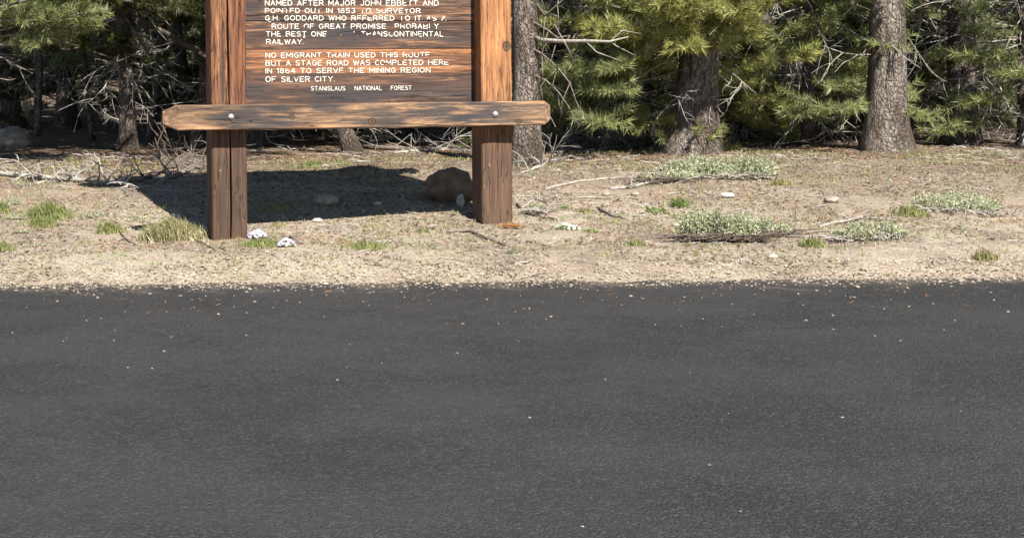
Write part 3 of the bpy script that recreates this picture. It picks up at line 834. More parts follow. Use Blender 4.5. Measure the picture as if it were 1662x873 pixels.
for i, (px, D, h, r, ln, lb) in enumerate([(60, 24, 7, .045, (.05, 0), 'thin stem between the pale leaning trunk and the dark trunk at left'), (150, 22.5, 7, .04, (-.10, 0), 'thin leaning stem just right of the dark trunk at left'),
      (243, 22, 7, .05, (.12, 0), 'thin stem right of the shaded trunk with drooping boughs'), (272, 26, 8, .06, (-.05, 0), 'slender stem left of the slanting pale patched trunk'),
      (396, 23, 7, .05, (0, 0), 'thin stem glimpsed beside the left post under the board'), (520, 25, 8, .07, (.1, 0), 'slender stem seen under the middle of the board'),
      (612, 22.5, 7, .045, (.2, 0), 'thin slanting stem seen under the right half of the board'), (722, 24, 8, .06, (-.1, 0), 'slender stem above the boulder under the board')]):
    tree(px, D, lb, h=h, r=r, lean=ln, cz=(3.0, None), cr=(1.1, .3), nb=22, seed=300 + i, bark=('bark_grey', 'bark_brown')[i % 2], leaf='needles_shaded', dead=(16, .3, 2.3, .8), group='thin stems in the shade', flare=.2)

# deeper rows: two shared pine forms, copied with all their parts
def copy_tree(root, loc, rz, s, label):
    c = root.copy(); COL.objects.link(c)
    c.location = loc; c.rotation_euler = (0, 0, rz); c.scale = (s, s, s)
    c['label'] = label
    for ch in root.children:
        k = ch.copy(); COL.objects.link(k); k.parent = c
    return c
protos = []
for i in range(3):
    protos.append(tree(-700 - 300 * i, 30 + i, 'pine standing deep in the shaded forest behind the front row', h=10, r=.13, cz=(1.0 if i else 1.6, None), cr=(2.2, .5), nb=64, seed=140 + i, leaf=('needles_shaded', 'needles', 'needles_shaded')[i], dead=(16, .3, 2, 1.0), near=False, group='pines deep in the forest')[0])
spots = []
for k, D in enumerate((25, 29, 34, 40, 47)):
    wpx = 3000 / D
    x = -6.0 - D * .12 + R.uniform(0, 1)
    while x < 5 + D * .42:
        spots.append((x + R.uniform(-.6, .6), D + R.uniform(-1.6, 1.6)))
        x += 2.1 + .035 * D
taken = [on(p[0], p[1]) for p in left] + [on(928, 24.5), on(1053, 28)]
used = 0
for (x, y) in spots:
    if any(math.hypot(x - t.x, y - t.y) < 1.0 for t in taken): continue
    p = protos[used % 3]
    loc = Vector((x, y, gz(x, y)))
    if used < 3:
        p.location = loc
    else:
        copy_tree(p, loc, R.uniform(0, 6.28), R.uniform(.8, 1.25), 'pine standing deep in the shaded forest behind the front row')
    used += 1

# bushy young pines behind the front row: three forms, copied with their parts
bush = []
for i in range(3):
    bush.append(tree(-100 + i * 130, 22.5 + .6 * i, 'x', h=6.5, r=.055, cz=(.45, None), cr=(1.55, .35), nb=76, seed=170 + i, leaf=('needles_shaded', 'needles', 'needles_shaded')[i],
                     dead=(8, .1, 1, .8), group='bushy pines of the second row', flare=.3, dens=1.1)[0])
PX = [(-90, 26.6), (60, 33), (165, 30), (255, 31.2), (356, 27.4), (400, 23.2), (520, 24.0), (640, 24.2), (742, 23.4),
      (812, 21.8), (880, 22.4), (945, 21.4), (1015, 24.4), (1040, 21.8), (1100, 22.8), (1160, 22.2), (1240, 21.6), (1262, 23.4), (1345, 23.0), (1440, 22.6), (1505, 21.8), (1560, 23.6), (1630, 22.8), (1715, 21.8)]
NEARBY = ['behind the left edge of the picture', 'behind the pale leaning trunk at far left', 'behind the dark trunk with the sunlit patch', 'behind the slanting pale patched trunk', 'just behind the left sign post',
          'seen under the board right of the left post', 'behind the thin leaning trunk under the board', 'behind the right half of the board', 'just left of the right sign post', 'hidden by the right sign post',
          'behind the bare horizontal limb', 'between the limb tip and the bushy young pine', 'behind the slim bare stemmed pine', 'in the gap left of the thick flared trunk', 'directly behind the thick flared trunk',
          'right behind the shrub bank', 'close behind the gap right of the thick flared trunk', 'deeper in the gap right of the thick flared trunk', 'between the shrub bank end and the far right pair', 'behind the left trunk of the far right pair',
          'between the far right pair of trunks', 'behind the right trunk of the far right pair', 'near the right edge of the picture', 'cut by the right edge of the picture']
for i, ((px, D), nb_) in enumerate(zip(PX, NEARBY)):
    lb = 'bushy second row pine ' + nb_
    q_ = on(px, D)
    if i < 3: bush[i].location = q_; bush[i]['label'] = lb; bush[i].rotation_euler.z = R.uniform(0, 6)
    else: copy_tree(bush[i % 3], q_, R.uniform(0, 6.28), R.uniform(.85, 1.15), lb)

# the far wooded slope, one mass
rg = np.random.default_rng(5)
n = 2600
X = rg.uniform(-70, 90, n); Y = rg.uniform(52, 120, n)
P = []; A = []
for x, y in zip(X, Y):
    g0 = gz(x, y); hh = rg.uniform(4, 9)
    for j in range(16):
        t = rg.uniform(.02, 1); rad = (1 - t) * 2.2 * rg.uniform(.3, 1); a = rg.uniform(0, 6.28)
        P.append((x + rad * math.cos(a), y + rad * math.sin(a), g0 + hh * t)); A.append((math.cos(a) * .7, math.sin(a) * .7, .3))
P = np.array(P); A = np.array(A); A /= np.linalg.norm(A, axis=1, keepdims=True)
tv = needle_tris(P, A, np.full(len(P), 1.1), np.full(len(P), .35), 6, rg)
tag(obj('distant_forest', mesh('distant_forest', tv, np.arange(len(tv)).reshape(-1, 3), M['needles_shaded'])), kind='stuff')

# ------------------------------------------------------------------ ground plants
def blades(n, rad, h, rg, lean=.5, wd=.006, dome=False, zf=None):
    """n curved grass blades in a clump, two quads each collapsed to a triangle at the tip."""
    vs, fs = [], []
    sub = [(rg.normal() * .22, rg.normal() * .18, rg.uniform(.20, .40), rg.uniform(.45, 1.1)) for _ in range(max(3, n // 40))] if rad > .06 else [(0, 0, .5, 1)]
    if dome: sub = [(0, 0, .42, 1.1), (-.3, .1, .3, .9), (.35, 0, .3, .95)]
    for i in range(n):
        sx, sy, sr, sh = sub[rg.integers(0, len(sub))]
        x, y = rad * (sx + rg.normal() * sr), rad * (sy + rg.normal() * sr * .7)
        q_ = min(rad * 1.3, math.hypot(x, y))
        z = zf(x, y) if zf else 0
        L = h * rg.uniform(.35, 1.15) * sh * (1.15 - .45 * q_ / rad)
        b = a + rg.normal() * .7; k = lean * rg.uniform(.2, 1.3) * (.5 + .6 * q_ / max(rad, .01))
        dx, dy = math.cos(b) * k, math.sin(b) * k
        c = rg.uniform(0, 6.283); wx, wy = math.cos(c) * wd, math.sin(c) * wd
        m1 = (x + dx * L * .35, y + dy * L * .35, z + L * .6); t = (x + dx * L, y + dy * L, z + L * (.95 - .35 * k))
        j = len(vs)
        vs += [(x - wx, y - wy, z - .01), (x + wx, y + wy, z - .01), (m1[0] - wx * .7, m1[1] - wy * .7, m1[2]), (m1[0] + wx * .7, m1[1] + wy * .7, m1[2]), t]
        fs += [(j, j + 1, j + 3, j + 2), (j + 2, j + 3, j + 4)]
    return vs, fs

def grass(px, py, wpx, hpx, n, label, m='grass', group='grass tufts on the dirt', lean=.8, name='grass_tuft', dome=False):
    b = gp(px, py); s = b.y / F
    rg = np.random.default_rng(int(px * 7 + py))
    rad = wpx * s * .5
    zf = lambda x, y: gz(b.x + x, b.y + y) - b.z
    vs, fs = blades(int(n * 1.4), rad, hpx * s, rg, lean, .0026 + .0010 * (hpx * s / .1), dome, zf)
    return tag(obj(name, mesh(name, vs, fs, M[m]), None, b), label, 'grass', group)

grass(282, 387, 92, 36, 3000, 'largest pale yellowish bunch of grass left of the left post', 'grass_pale', lean=1.0, dome=True)
grass(82, 352, 78, 30, 900, 'wide bright green grass patch at far left')
grass(70, 366, 60, 20, 350, 'shorter fringe of green grass below the wide patch at far left')
grass(178, 378, 54, 24, 420, 'green grass tuft between the wide patch and the pale bunch')
grass(8, 408, 40, 22, 260, 'green tuft cut off by the left edge near the road')
grass(425, 399, 84, 15, 700, 'green grass around the lilac flowers at the left post')
grass(594, 403, 86, 18, 420, 'low green tuft in bare dirt between the two posts', 'grass')
grass(450, 340, 62, 13, 240, 'green grass along the edge of the sign shadow')
grass(425, 346, 30, 10, 90, 'small green tuft touching the right side of the left post')
grass(118, 266, 20, 16, 60, 'leftmost of three small tufts at the shaded forest edge')
grass(172, 266, 18, 13, 50, 'middle of three small tufts at the shaded forest edge')
grass(227, 266, 20, 13, 50, 'rightmost of three small tufts at the shaded forest edge')
grass(505, 272, 52, 15, 260, 'green grass behind the sign shadow under the board')
grass(556, 268, 44, 12, 160, 'thin green grass just right of the clump behind the sign shadow')
grass(685, 378, 28, 12, 90, 'small dull tuft in front of the boulder')
grass(450, 366, 40, 10, 120, 'sparse short grass right of the left post', 'grass_dry')
grass(950, 345, 60, 9, 150, 'thin dry grass right of the right post', 'grass_dry')
grass(1030, 398, 40, 14, 110, 'small tuft in bare dirt left of the big grey green shrub')
grass(920, 340, 40, 10, 100, 'short green grass behind the white flowers')
grass(835, 412, 26, 12, 80, 'small grey tuft in dirt below the right post', 'sage')
grass(8, 345, 40, 20, 200, 'grass at the left edge above the wide green patch')
grass(1270, 300, 60, 14, 200, 'dry grass beyond the right end of the shrub bank', 'grass_dry')
grass(1320, 400, 60, 20, 260, 'grass tuft right of the big grey green shrub')
grass(1480, 350, 70, 22, 300, 'wide grass tuft below the far right pair of pines')
grass(1600, 420, 60, 20, 240, 'grass tuft nearest the road at far right', 'grass_dry')

def leafy(name, px, py, wpx, hpx, n, label, cat, m='sage', leaf=.014, depth=.6, stems=20, group='low plants on the verge', under=0.0, seed=0):
    b = gp(px, py); s = b.y / F
    rg = np.random.default_rng(int(px * 5 + py + seed))
    rw, rh = wpx * s * .5, hpx * s
    root = empty(name, b, label, cat, group)
    P = []
    lob = [(rg.uniform(-.85, .85), rg.uniform(-.8, .8), rg.uniform(.14, .5)) for _ in range(14)]
    while len(P) < n:
        lx, ly, lr = lob[rg.integers(0, 14)]
        v = rg.normal(size=3); v /= np.linalg.norm(v); v[2] = abs(v[2]); v *= rg.uniform(.35, 1.0) + (rg.uniform(0, .5) if rg.uniform() < .2 else 0)
        x, y = (lx + v[0] * lr) * rw, (ly + v[1] * lr) * rw * depth
        if math.hypot(x / rw, y / (rw * depth)) > 1.25: continue
        z = gz(b.x + x, b.y + y) - b.z + rh * (.12 + v[2] * .85 * (.55 + lr)) * (1 - .35 * (x / rw) ** 2)
        P.append((x, y, z))
    P = np.array(P)
    A = rg.normal(size=P.shape); A[:, 2] = np.abs(A[:, 2]) * .8 + .2; A /= np.linalg.norm(A, axis=1, keepdims=True)
    S = np.cross(A, rg.normal(size=P.shape)); S /= np.linalg.norm(S, axis=1, keepdims=True)
    L = leaf * rg.uniform(.6, 1.3, len(P))[:, None]
    V_ = np.empty((len(P) * 4, 3))
    V_[0::4] = P; V_[1::4] = P + A * L * .55 + S * L * .26; V_[2::4] = P + A * L; V_[3::4] = P + A * L * .55 - S * L * .26
    obj('leaves', mesh('leaves', V_, np.arange(len(V_)).reshape(-1, 4), M[m]), root)
    if stems:
        mb = MB(); rr = random.Random(int(px))
        for i in range(stems):
            k = rg.integers(0, len(P)); e = Vector(P[k])
            st = Vector((e.x * rr.uniform(.2, .7), e.y * rr.uniform(.2, .7) , 0)); st.z = gz(b.x + st.x, b.y + st.y) - b.z
            mid_ = st.lerp(e, .5) + Vector((rr.gauss(0, .02), rr.gauss(0, .02), .01))
            mb.tube([st, mid_, e], [.005, .004, .0015], 3, cap=False)
        for i in range(int(stems * under)):
            x = rr.uniform(-1, 1) * rw; y = -rw * depth * rr.uniform(.5, 1.1)
            st = Vector((x, y, gz(b.x + x, b.y + y) - b.z + .01))
            d_ = Vector((rr.gauss(0, .14), rr.gauss(0, .06), rr.uniform(0, .05)))
            mb.tube([st, st + d_ * .5 + Vector((0, 0, .02)), st + d_], [.005, .004, .0015], 3, cap=False)
        mb.build('stems', M['darkstick'] if under > 1 else M['deadwood'], root)['kind'] = 'stuff'
    return root

leafy('low_shrub', 1072, 294, 112, 20, 3000, 'left end of the grey green shrub bank trailing onto the dirt', 'shrub', stems=50, under=1.2, depth=.4, leaf=.02)
leafy('low_shrub', 1140, 286, 130, 34, 4800, 'middle of the grey green shrub bank at the foot of the thick trunk', 'shrub', stems=60, under=1.0, depth=.45, leaf=.02)
leafy('low_shrub', 1206, 288, 110, 40, 4200, 'highest part of the grey green shrub bank right of the thick trunk', 'shrub', stems=50, under=.8, depth=.5, leaf=.02)
leafy('low_shrub', 1165, 390, 130, 56, 7000, 'big grey green shrub over dark twigs near the road on the right', 'shrub', stems=160, under=2.2, depth=.4, leaf=.019)
leafy('low_shrub', 1240, 384, 90, 34, 2400, 'end of the grey green shrub clump running past the photographed patch', 'shrub', stems=50, under=1.4, leaf=.02)
leafy('green_plant', 1108, 336, 42, 18, 900, 'small bright green leafy plant above the big grey green shrub', 'plant', 'greenleaf', stems=8)
leafy('green_plant', 1062, 346, 44, 10, 420, 'flat green plant left of the bright green one', 'plant', 'greenleaf', stems=5)
leafy('green_plant', 1118, 358, 60, 12, 500, 'dull green plant between the bright plant and the big shrub', 'plant', 'greenleaf', stems=6)
leafy('low_shrub', 866, 346, 46, 18, 620, 'small grey green shrub with bare pale twigs right of the right post', 'shrub', stems=30, under=.6)
leafy('green_plant', 15, 332, 44, 12, 420, 'grey green plant at the left edge behind the grass', 'plant', 'sage', stems=5)
leafy('green_plant', 22, 355, 50, 9, 420, 'flat grey green mat left of the wide green grass patch', 'plant', 'sage', stems=4)
leafy('green_plant', 40, 378, 40, 8, 260, 'small grey green mat below the flat mat at left', 'plant', 'sage', stems=4)
leafy('green_plant', 155, 352, 46, 8, 300, 'grey green mat at the edge of the shadow above the middle tuft', 'plant', 'sage', stems=4)
leafy('green_plant', 230, 358, 50, 6, 260, 'grey green mat just above the pale grass bunch', 'plant', 'sage', stems=4)
leafy('green_plant', 55, 400, 40, 5, 160, 'tiny grey green mat near the road at left', 'plant', 'sage', stems=2)
leafy('green_plant', 960, 378, 26, 6, 160, 'small green plant right of the white flowers', 'plant', 'greenleaf', stems=2)
leafy('low_shrub', 1400, 388, 120, 30, 2600, 'grey green shrub on the right beyond the bare dirt', 'shrub', stems=50, under=1.0, leaf=.02)
leafy('low_shrub', 1560, 340, 150, 30, 3000, 'grey green shrub under the far right pines', 'shrub', stems=60, under=.8, leaf=.02)

def flowers(px, py, wpx, n, label, m, hpx=11, nleaf=420):
    root = leafy('flower_patch', px, py, wpx, hpx, nleaf, label, 'flowers', 'greenleaf', leaf=.012, stems=0, group='flower patches on the dirt')
    b = root.location; s = b.y / F; rg = np.random.default_rng(int(px)); rw = wpx * s * .5
    vs, fs = [], []
    for i in range(n):
        a = rg.uniform(0, 6.283); q_ = math.sqrt(rg.uniform()) * rw
        x, y = q_ * math.cos(a), q_ * math.sin(a) * .9
        z = gz(b.x + x, b.y + y) - b.z + hpx * s * (1.15 - .8 * (q_ / rw) ** 2) * rg.uniform(.85, 1.1)
        c = Vector((x, y, z)); ux = Vector((1, 0, rg.normal() * .3)).normalized(); uy = Vector((0, .7, .7 + rg.normal() * .2)).normalized()
        r_ = .0105 * rg.uniform(.8, 1.2); a0 = rg.uniform(0, 1)
        for j in range(5):
            t = a0 + j * 1.2566
            e = c + (ux * math.cos(t) + uy * math.sin(t)) * r_
            s1 = c + (ux * math.cos(t + .45) + uy * math.sin(t + .45)) * r_ * .8; s2 = c + (ux * math.cos(t - .45) + uy * math.sin(t - .45)) * r_ * .8
            k = len(vs); vs += [c, s2, e, s1]; fs.append((k, k + 1, k + 2, k + 3))
    o = obj('flowers', mesh('flowers', vs, fs, M[m]), root); o['kind'] = 'stuff'
flowers(417, 387, 32, 70, 'pale lilac flower patch against the foot of the left post', 'petal')
flowers(465, 401, 28, 60, 'pale lilac flower patch just right of the grass at the left post', 'petal')
flowers(921, 373, 40, 26, 'white flower patch in green leaves right of the right post', 'petal_white', 9, 500)

# ------------------------------------------------------------------ rocks
def rock(px, py, wpx, hpx, label, m='rock', seed=0, dd=None, sink=.25, name='rock', cat='rock'):
    b = gp(px, py); s = b.y / F
    rx_, rz_ = wpx * s * .5, hpx * s
    import bmesh
    bm = bmesh.new(); bmesh.ops.create_icosphere(bm, subdivisions=4 if wpx > 30 else 3, radius=1)
    for v in bm.verts:
        n_ = v.co.normalized()
        k = 1 + .20 * noise.noise(n_ * 1.3 + Vector((seed, 0, 0))) + .10 * noise.noise(n_ * 3.1 + Vector((0, seed, 0))) + .03 * noise.noise(n_ * 9)
        v.co = Vector((n_.x * rx_ * k, n_.y * rx_ * (dd or .8) * k, n_.z * rz_ * .62 * k + rz_ * (.62 - sink)))
    me = bpy.data.meshes.new(name); bm.to_mesh(me); bm.free()
    me.polygons.foreach_set('use_smooth', [wpx > 30] * len(me.polygons))
    me.materials.append(M[m])
    return tag(obj(name, me, None, (b.x, b.y + rx_ * .6, gz(b.x, b.y + rx_ * .6))), label, cat, 'rocks on the ground')
rock(735, 330, 92, 46, 'large rounded boulder in the shade beside the right post', 'rock_brown', seed=1, sink=.12, name='boulder', cat='boulder')
rock(529, 334, 40, 17, 'small rounded rock lying in the sign shadow', seed=2)
rock(14, 240, 70, 34, 'boulder with sunlit patches at the left edge under the trees', seed=3, name='boulder', cat='boulder')
rock(135, 190, 48, 22, 'dark rounded boulder in deep shade behind the left trees', seed=4, name='boulder', cat='boulder')
rock(515, 361, 17, 6, 'pale flat stone in front of the small rounded rock', 'rock_pale', 5)
rock(716, 322, 26, 9, 'flat pale stone in front of the boulder', 'rock_pale', 6)
rock(748, 336, 13, 17, 'upright pale pointed stone beside the right post', 'rock_pale', 7, sink=.1)
rock(613, 333, 13, 5, 'small pale stone at the front edge of the shadow', 'rock_pale', 8)
rock(1180, 322, 26, 8, 'pale stone between the two grey green shrubs', 'rock_pale', 9)
rock(985, 318, 14, 6, 'small brown stone in the dirt under the shrub bank', 'rock', 10)
rock(1032, 318, 13, 6, 'small dark stone right of the brown one', 'rock', 11)
rock(497, 378, 9, 4, 'tiny grey stone near the lilac flowers', 'rock', 12)
rock(1098, 368, 14, 6, 'dark stone left of the big grey green shrub', 'rock', 13)
rock(1352, 330, 24, 10, 'stone under the young pines at right', 'rock', 14)
rock(1255, 420, 16, 6, 'stone by the road at right', 'rock_pale', 15)

# ------------------------------------------------------------------ fallen sticks and branches
def stick(pts, r, label, m='deadwood', lift=.012, twigs=0, name='stick', cat='stick', seed=0, tl=.12, taper=.6, group='sticks on the ground'):
    rr = random.Random(seed + int(pts[0][0]))
    P = []
    for p in pts:
        g0 = gp(p[0], p[1]); z = g0.z + r * .7 + (p[2] if len(p) > 2 else 0)
        if len(p) > 2:                                             # raised point: keep it on the pixel's ray
            a, bb = ray(p[0], p[1]); D = g0.y - p[2] * 3
            g0 = Vector((a * D, D, 0)); z = CAMZ + bb * D
        P.append(Vector((g0.x, g0.y, z)))
    base = P[0].copy(); P = [p - base for p in P]
    Q = [P[0]]
    for a, b in zip(P[:-1], P[1:]):
        for k in (1, 2, 3):
            Q.append(a.lerp(b, k / 3) + Vector((rr.gauss(0, r * .5), rr.gauss(0, r * .5), abs(rr.gauss(0, r * .3)))))
    root = empty(name, base, label, cat, group) if twigs else None
    mb = MB(); n = len(Q)
    mb.tube(Q, [r * (1 - taper * i / (n - 1)) for i in range(n)], 6, .12)
    if not twigs:
        o = mb.build(name, M[m], None, True, base); tag(o, label, cat, group); return o
    mb.build('stem', M[m], root)
    tb = MB()
    def grow(p, dv, L, rr_, dep):
        pts_ = [p]; cur = Vector((rr.gauss(0, .2), rr.gauss(0, .2), rr.gauss(-.02, .15)))
        for i in range(4):
            dv = (dv + cur + Vector((rr.gauss(0, .2), rr.gauss(0, .2), rr.gauss(0, .12)))).normalized()
            q_ = pts_[-1] + dv * L / 4
            gg = gz(base.x + q_.x, base.y + q_.y) - base.z + .006
            if q_.z < gg: q_.z = gg
            pts_.append(q_)
        tb.tube(pts_, [rr_ * (1 - .75 * i / 4) + .001 for i in range(5)], 4, cap=False)
        if dep < 1:
            for _ in range(rr.randint(1, 4)): grow(pts_[rr.randint(1, 3)], (dv + Vector((rr.gauss(0, .9), rr.gauss(0, .6), rr.gauss(0, .5)))).normalized(), L * .55, rr_ * .6, dep + 1)
    for i in range(twigs):
        j = rr.randint(1, n - 1)
        dv = Vector((rr.uniform(-1, 1), rr.uniform(-1, .6), rr.uniform(-.1, .8))).normalized()
        grow(Q[j], dv, tl * rr.uniform(.5, 1.6), r * .38, 0)
    tb.build('twigs', M[m], root)['kind'] = 'stuff'
    return root
stick([(-30, 283), (20, 288), (70, 293), (125, 297), (170, 300), (215, 305)], .026, 'long bleached fallen branch with twigs lying in from the left edge', twigs=34, name='fallen_branch', cat='branch', tl=.2)
stick([(60, 300), (95, 292), (125, 283), (150, 276)], .013, 'thinner bleached branch crossing over the long fallen one', twigs=12, name='fallen_branch', cat='branch', tl=.16)
stick([(222, 297), (262, 283), (292, 262), (312, 245)], .02, 'dark upright leaning branch of the brush pile left of the left post', 'darkstick', twigs=26, name='fallen_branch', cat='branch', tl=.3)
stick([(262, 298), (290, 287), (315, 277), (332, 258)], .026, 'thicker grey crooked branch ending at the left post', 'twig', twigs=26, name='fallen_branch', cat='branch', tl=.28)
stick([(255, 258), (290, 258), (335, 268)], .008, 'thin pale branch on top of the brush pile', twigs=8, name='fallen_branch', cat='branch', tl=.2)
stick([(722, 378), (765, 377), (790, 390), (826, 403)], .013, 'crooked grey twig in front of the right post', 'twig')
stick([(840, 334), (852, 348), (875, 354), (904, 358)], .013, 'dark curved stick right of the right post', 'darkstick', twigs=4)
stick([(845, 340), (868, 325), (880, 327), (892, 334)], .009, 'pale curled twig above the dark curved stick', twigs=8, tl=.1)
stick([(885, 309), (940, 296), (995, 291), (1030, 290)], .011, 'long thin pale stick on the dirt right of the right post')
stick([(935, 322), (998, 322)], .008, 'short straight pale stick below the long thin one')
stick([(972, 340), (992, 352), (1016, 357)], .013, 'short grey stick with a dark end in the dirt on the right', 'twig')
stick([(990, 308), (1025, 306), (1075, 292), (1100, 285)], .012, 'bare pale branch sticking out of the shrub bank', twigs=14, name='fallen_branch', cat='branch')
stick([(862, 278), (885, 268), (900, 256), (898, 240)], .012, 'bleached curved branch at the foot of the grey trunk', twigs=12, name='fallen_branch', cat='branch', tl=.25)
stick([(845, 282), (880, 272), (905, 262)], .01, 'second bleached branch lying at the foot of the grey trunk', twigs=8, name='fallen_branch', cat='branch', tl=.25)
stick([(872, 232), (930, 232), (1000, 228), (1085, 226)], .035, 'pale fallen log lying between the grey trunk and the thick trunk', twigs=26, name='fallen_log', cat='log', tl=.5)
stick([(880, 236), (940, 240), (985, 228), (1020, 232)], .014, 'bleached branch in front of the fallen log', twigs=20, name='fallen_branch', cat='branch', tl=.4)
stick([(955, 246), (1000, 240), (1050, 238)], .012, 'bleached branch left of the thick trunk', twigs=18, name='fallen_branch', cat='branch', tl=.35)
stick([(1100, 240), (1140, 215), (1160, 190, .3)], .012, 'dead branch leaning against the thick trunk', twigs=14, name='fallen_branch', cat='branch', tl=.3)
stick([(600, 232), (660, 228), (760, 222)], .02, 'shaded fallen branch under the right half of the board', twigs=26, name='fallen_branch', cat='branch', tl=.4)
stick([(640, 250), (700, 246), (770, 244)], .014, 'pale twiggy branch nearer the boulder under the board', twigs=22, name='fallen_branch', cat='branch', tl=.3)
stick([(425, 222), (480, 226), (540, 222)], .02, 'fallen branch under the left half of the board', 'twig', twigs=16, name='fallen_branch', cat='branch', tl=.4)
stick([(40, 176), (70, 178), (120, 175)], .07, 'pale log lying in the shade behind the left trees', name='fallen_log', cat='log')
stick([(320, 392), (345, 404), (352, 408)], .007, 'tiny dark twig left of the left post foot', 'darkstick')
stick([(196, 380), (212, 394), (222, 400)], .007, 'tiny dark twig beside the pale grass bunch', 'darkstick')
stick([(470, 385), (485, 392), (497, 399)], .007, 'tiny pale twig by the lilac flowers')
stick([(1330, 370), (1400, 356), (1450, 360)], .013, 'pale stick in the dirt on the right', twigs=5)
tw = MB(); tr_ = random.Random(9)
for i in range(2600):
    x, y = tr_.uniform(-3.3, 6.3), 11.6 + 7.5 * tr_.random() ** .8
    if noise.noise(Vector((x * .9, y * .9, 12))) < tr_.uniform(-.3, .35): continue
    a = tr_.uniform(0, 6.28); L = tr_.uniform(.04, .22); cu = tr_.uniform(-.6, .6); r_ = tr_.uniform(.0015, .0045)
    P = []; px_, py_ = x, y
    for j in range(4):
        P.append(Vector((px_, py_, gz(px_, py_) + r_ + .004 + tr_.uniform(0, .01) * j)))
        px_ += math.cos(a) * L / 3; py_ += math.sin(a) * L / 3; a += cu * .5
    tw.tube(P, [r_, r_, r_ * .8, r_ * .4], 3, cap=False)
tag(tw.build('scattered_twigs', M['deadtwig']), kind='stuff')
mb = MB()
b = gp(829, 371)
for i in range(60):
    p = Vector((R.gauss(0, .035), R.gauss(0, .03), .01 + R.uniform(0, .02))); a = R.uniform(0, 6.28); q_ = Vector((math.cos(a) * .05, math.sin(a) * .05, R.uniform(-.005, .015)))
    mb.tube([p, p + q_], [.003, .0015], 3, cap=False)
tag(mb.build('needle_clump', M['rust'], None, True, b), 'small rusty orange clump of needles at the foot of the right post', 'pine needles')

# ------------------------------------------------------------------ litter, uncountable
def litter(name, n, xr, yr, lr, wr, m, seed, zoff=.004, cond=None, tilt=.25):
    rg = np.random.default_rng(seed)
    X = rg.uniform(*xr, n); Y = rg.uniform(*yr, n)
    Z = np.array([gz(x, y) for x, y in zip(X, Y)])
    P = np.stack([X, Y, Z + zoff], 1)
    if cond is not None:
        keep = np.array([cond(x, y) for x, y in zip(X, Y)]); P = P[keep]
    n = len(P); a = rg.uniform(0, 6.283, n)
    U_ = np.stack([np.cos(a), np.sin(a), rg.normal(0, tilt, n)], 1); W_ = np.stack([-np.sin(a), np.cos(a), rg.normal(0, tilt * 1.4, n)], 1)
    L = rg.uniform(*lr, n)[:, None] * .5; Wd = rg.uniform(*wr, n)[:, None] * .5
    V_ = np.empty((n * 4, 3))
    V_[0::4] = P - U_ * L - W_ * Wd * .5; V_[1::4] = P + U_ * L * .7 - W_ * Wd; V_[2::4] = P + U_ * L + W_ * Wd * .4; V_[3::4] = P - U_ * L * .6 + W_ * Wd
    V_[:, 2] += .5 * Wd.mean()
    return tag(obj(name, mesh(name, V_, np.arange(n * 4).reshape(-1, 4), M[m])), kind='stuff')
fall = lambda s, t: (lambda x, y: noise.noise(Vector((x * 1.2, y * 1.2, s))) > t)
litter('pale_litter', 34000, (-3.4, 6.4), (11.25, 19.5), (.008, .040), (.0025, .008), 'chip', 1, cond=lambda x, y: noise.noise(Vector((x * 1.2, y * 1.2, 3))) > -.3 + max(0, 12.6 - y) * .45 + max(0, y - 15.5) * .2)
litter('dark_litter', 60000, (-3.4, 6.4), (11.3, 19.5), (.012, .055), (.003, .012), 'chip_dark', 2, cond=lambda x, y: noise.noise(Vector((x * 1.6, y * 1.6, 8))) > -.25 + max(0, 12.4 - y) * .35)
litter('fallen_needles', 16000, (-3.4, 6.4), (12.5, 21), (.03, .09), (.003, .006), 'rust', 3, cond=fall(5, .0))
litter('road_gravel', 3500, (-3.2, 5.8), (11.25, 11.9), (.006, .024), (.005, .016), 'chip', 14, zoff=.012)
litter('road_grit', 3500, (-3.2, 5.8), (8.5, 11.5), (.004, .014), (.004, .010), 'chip', 4, zoff=.012)
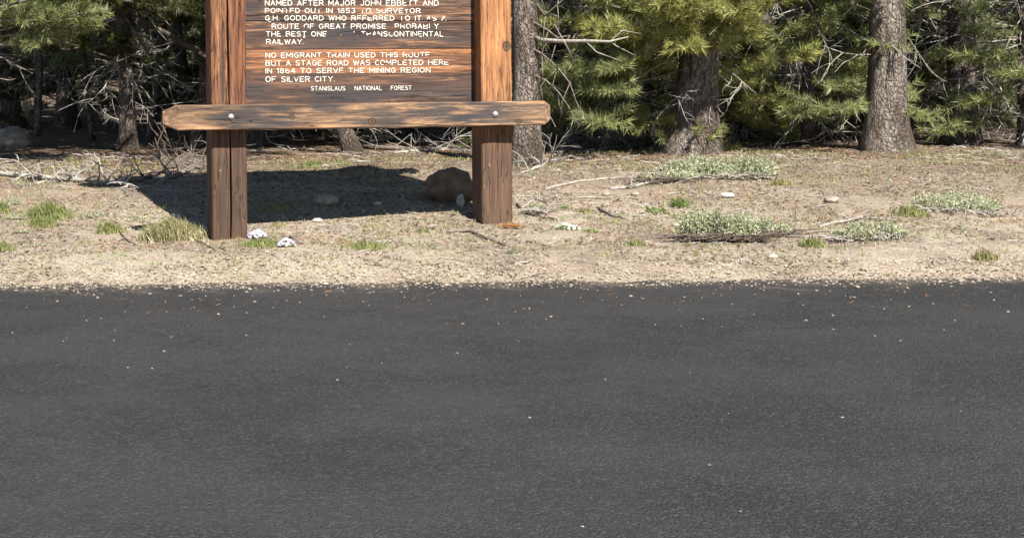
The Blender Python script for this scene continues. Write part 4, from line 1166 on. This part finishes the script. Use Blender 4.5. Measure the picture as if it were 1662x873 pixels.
def pebbles(name, n, xr, yf, sr, m, seed):
    rg = np.random.default_rng(seed); vs, fs = [], []
    for i in range(n):
        x = rg.uniform(*xr); y = yf(rg); r_ = rg.uniform(*sr) * (1 + 1.5 * rg.uniform() ** 6)
        z = max(gz(x, y), .262 - (.0 if y > 10 else (10 - y) * .006) if y < edge(x) else -9) + r_ * .25
        k = len(vs); a0 = rg.uniform(0, 6.28)
        ring = [(x + math.cos(a0 + j * 1.257) * r_ * rg.uniform(.7, 1.2), y + math.sin(a0 + j * 1.257) * r_ * rg.uniform(.6, 1.1), z + rg.uniform(-.2, .2) * r_) for j in range(5)]
        vs += ring + [(x + rg.normal() * r_ * .2, y, z + r_ * rg.uniform(.4, .8)), (x, y, z - r_ * .6)]
        for j in range(5): fs += [(k + j, k + (j + 1) % 5, k + 5), (k + (j + 1) % 5, k + j, k + 6)]
    tag(obj(name, mesh(name, vs, fs, M[m])), kind='stuff')
pebbles('edge_gravel', 4200, (-3.3, 6.0), lambda g: 11.58 + g.normal() * .14 - abs(g.normal()) * .12, (.003, .009), 'pebble', 61)
pebbles('verge_pebbles', 2600, (-3.3, 6.2), lambda g: g.uniform(11.7, 18), (.003, .010), 'pebble', 62)
pebbles('road_stones', 500, (-3.0, 5.0), lambda g: 11.5 - abs(g.normal()) ** 2 * .8, (.003, .007), 'pebble', 63)
litter('road_needles', 1500, (-3.0, 5.0), (6.0, 11.5), (.03, .07), (.002, .004), 'rust', 64, zoff=.066, cond=lambda x, y: noise.noise(Vector((x * 1.4, y * 1.4, 21))) > .1 and y > 10)
for (nm, m, cnt, sd) in (('sparse_grass', 'grass', 5200, 5), ('sparse_dry_grass', 'grass_dry', 5200, 6), ('sparse_herbs', 'sage', 3000, 9)):
    rg = np.random.default_rng(sd); vs, fs = [], []
    for i in range(cnt):
        x, y = rg.uniform(-3.2, 6.2), rg.uniform(11.5, 17.5)
        if noise.noise(Vector((x * 1.0, y * 1.3, sd))) < .12: continue
        v, f = blades(5, .02, .035, rg, .8, .003)
        k = len(vs); z = gz(x, y); vs += [(a + x, b_ + y, c + z) for a, b_, c in v]; fs += [tuple(q_ + k for q_ in ff) for ff in f]
    tag(obj(nm, mesh(nm, vs, fs, M[m])), kind='stuff')
print('TRIS', sum(len(m_.polygons) for m_ in bpy.data.meshes))
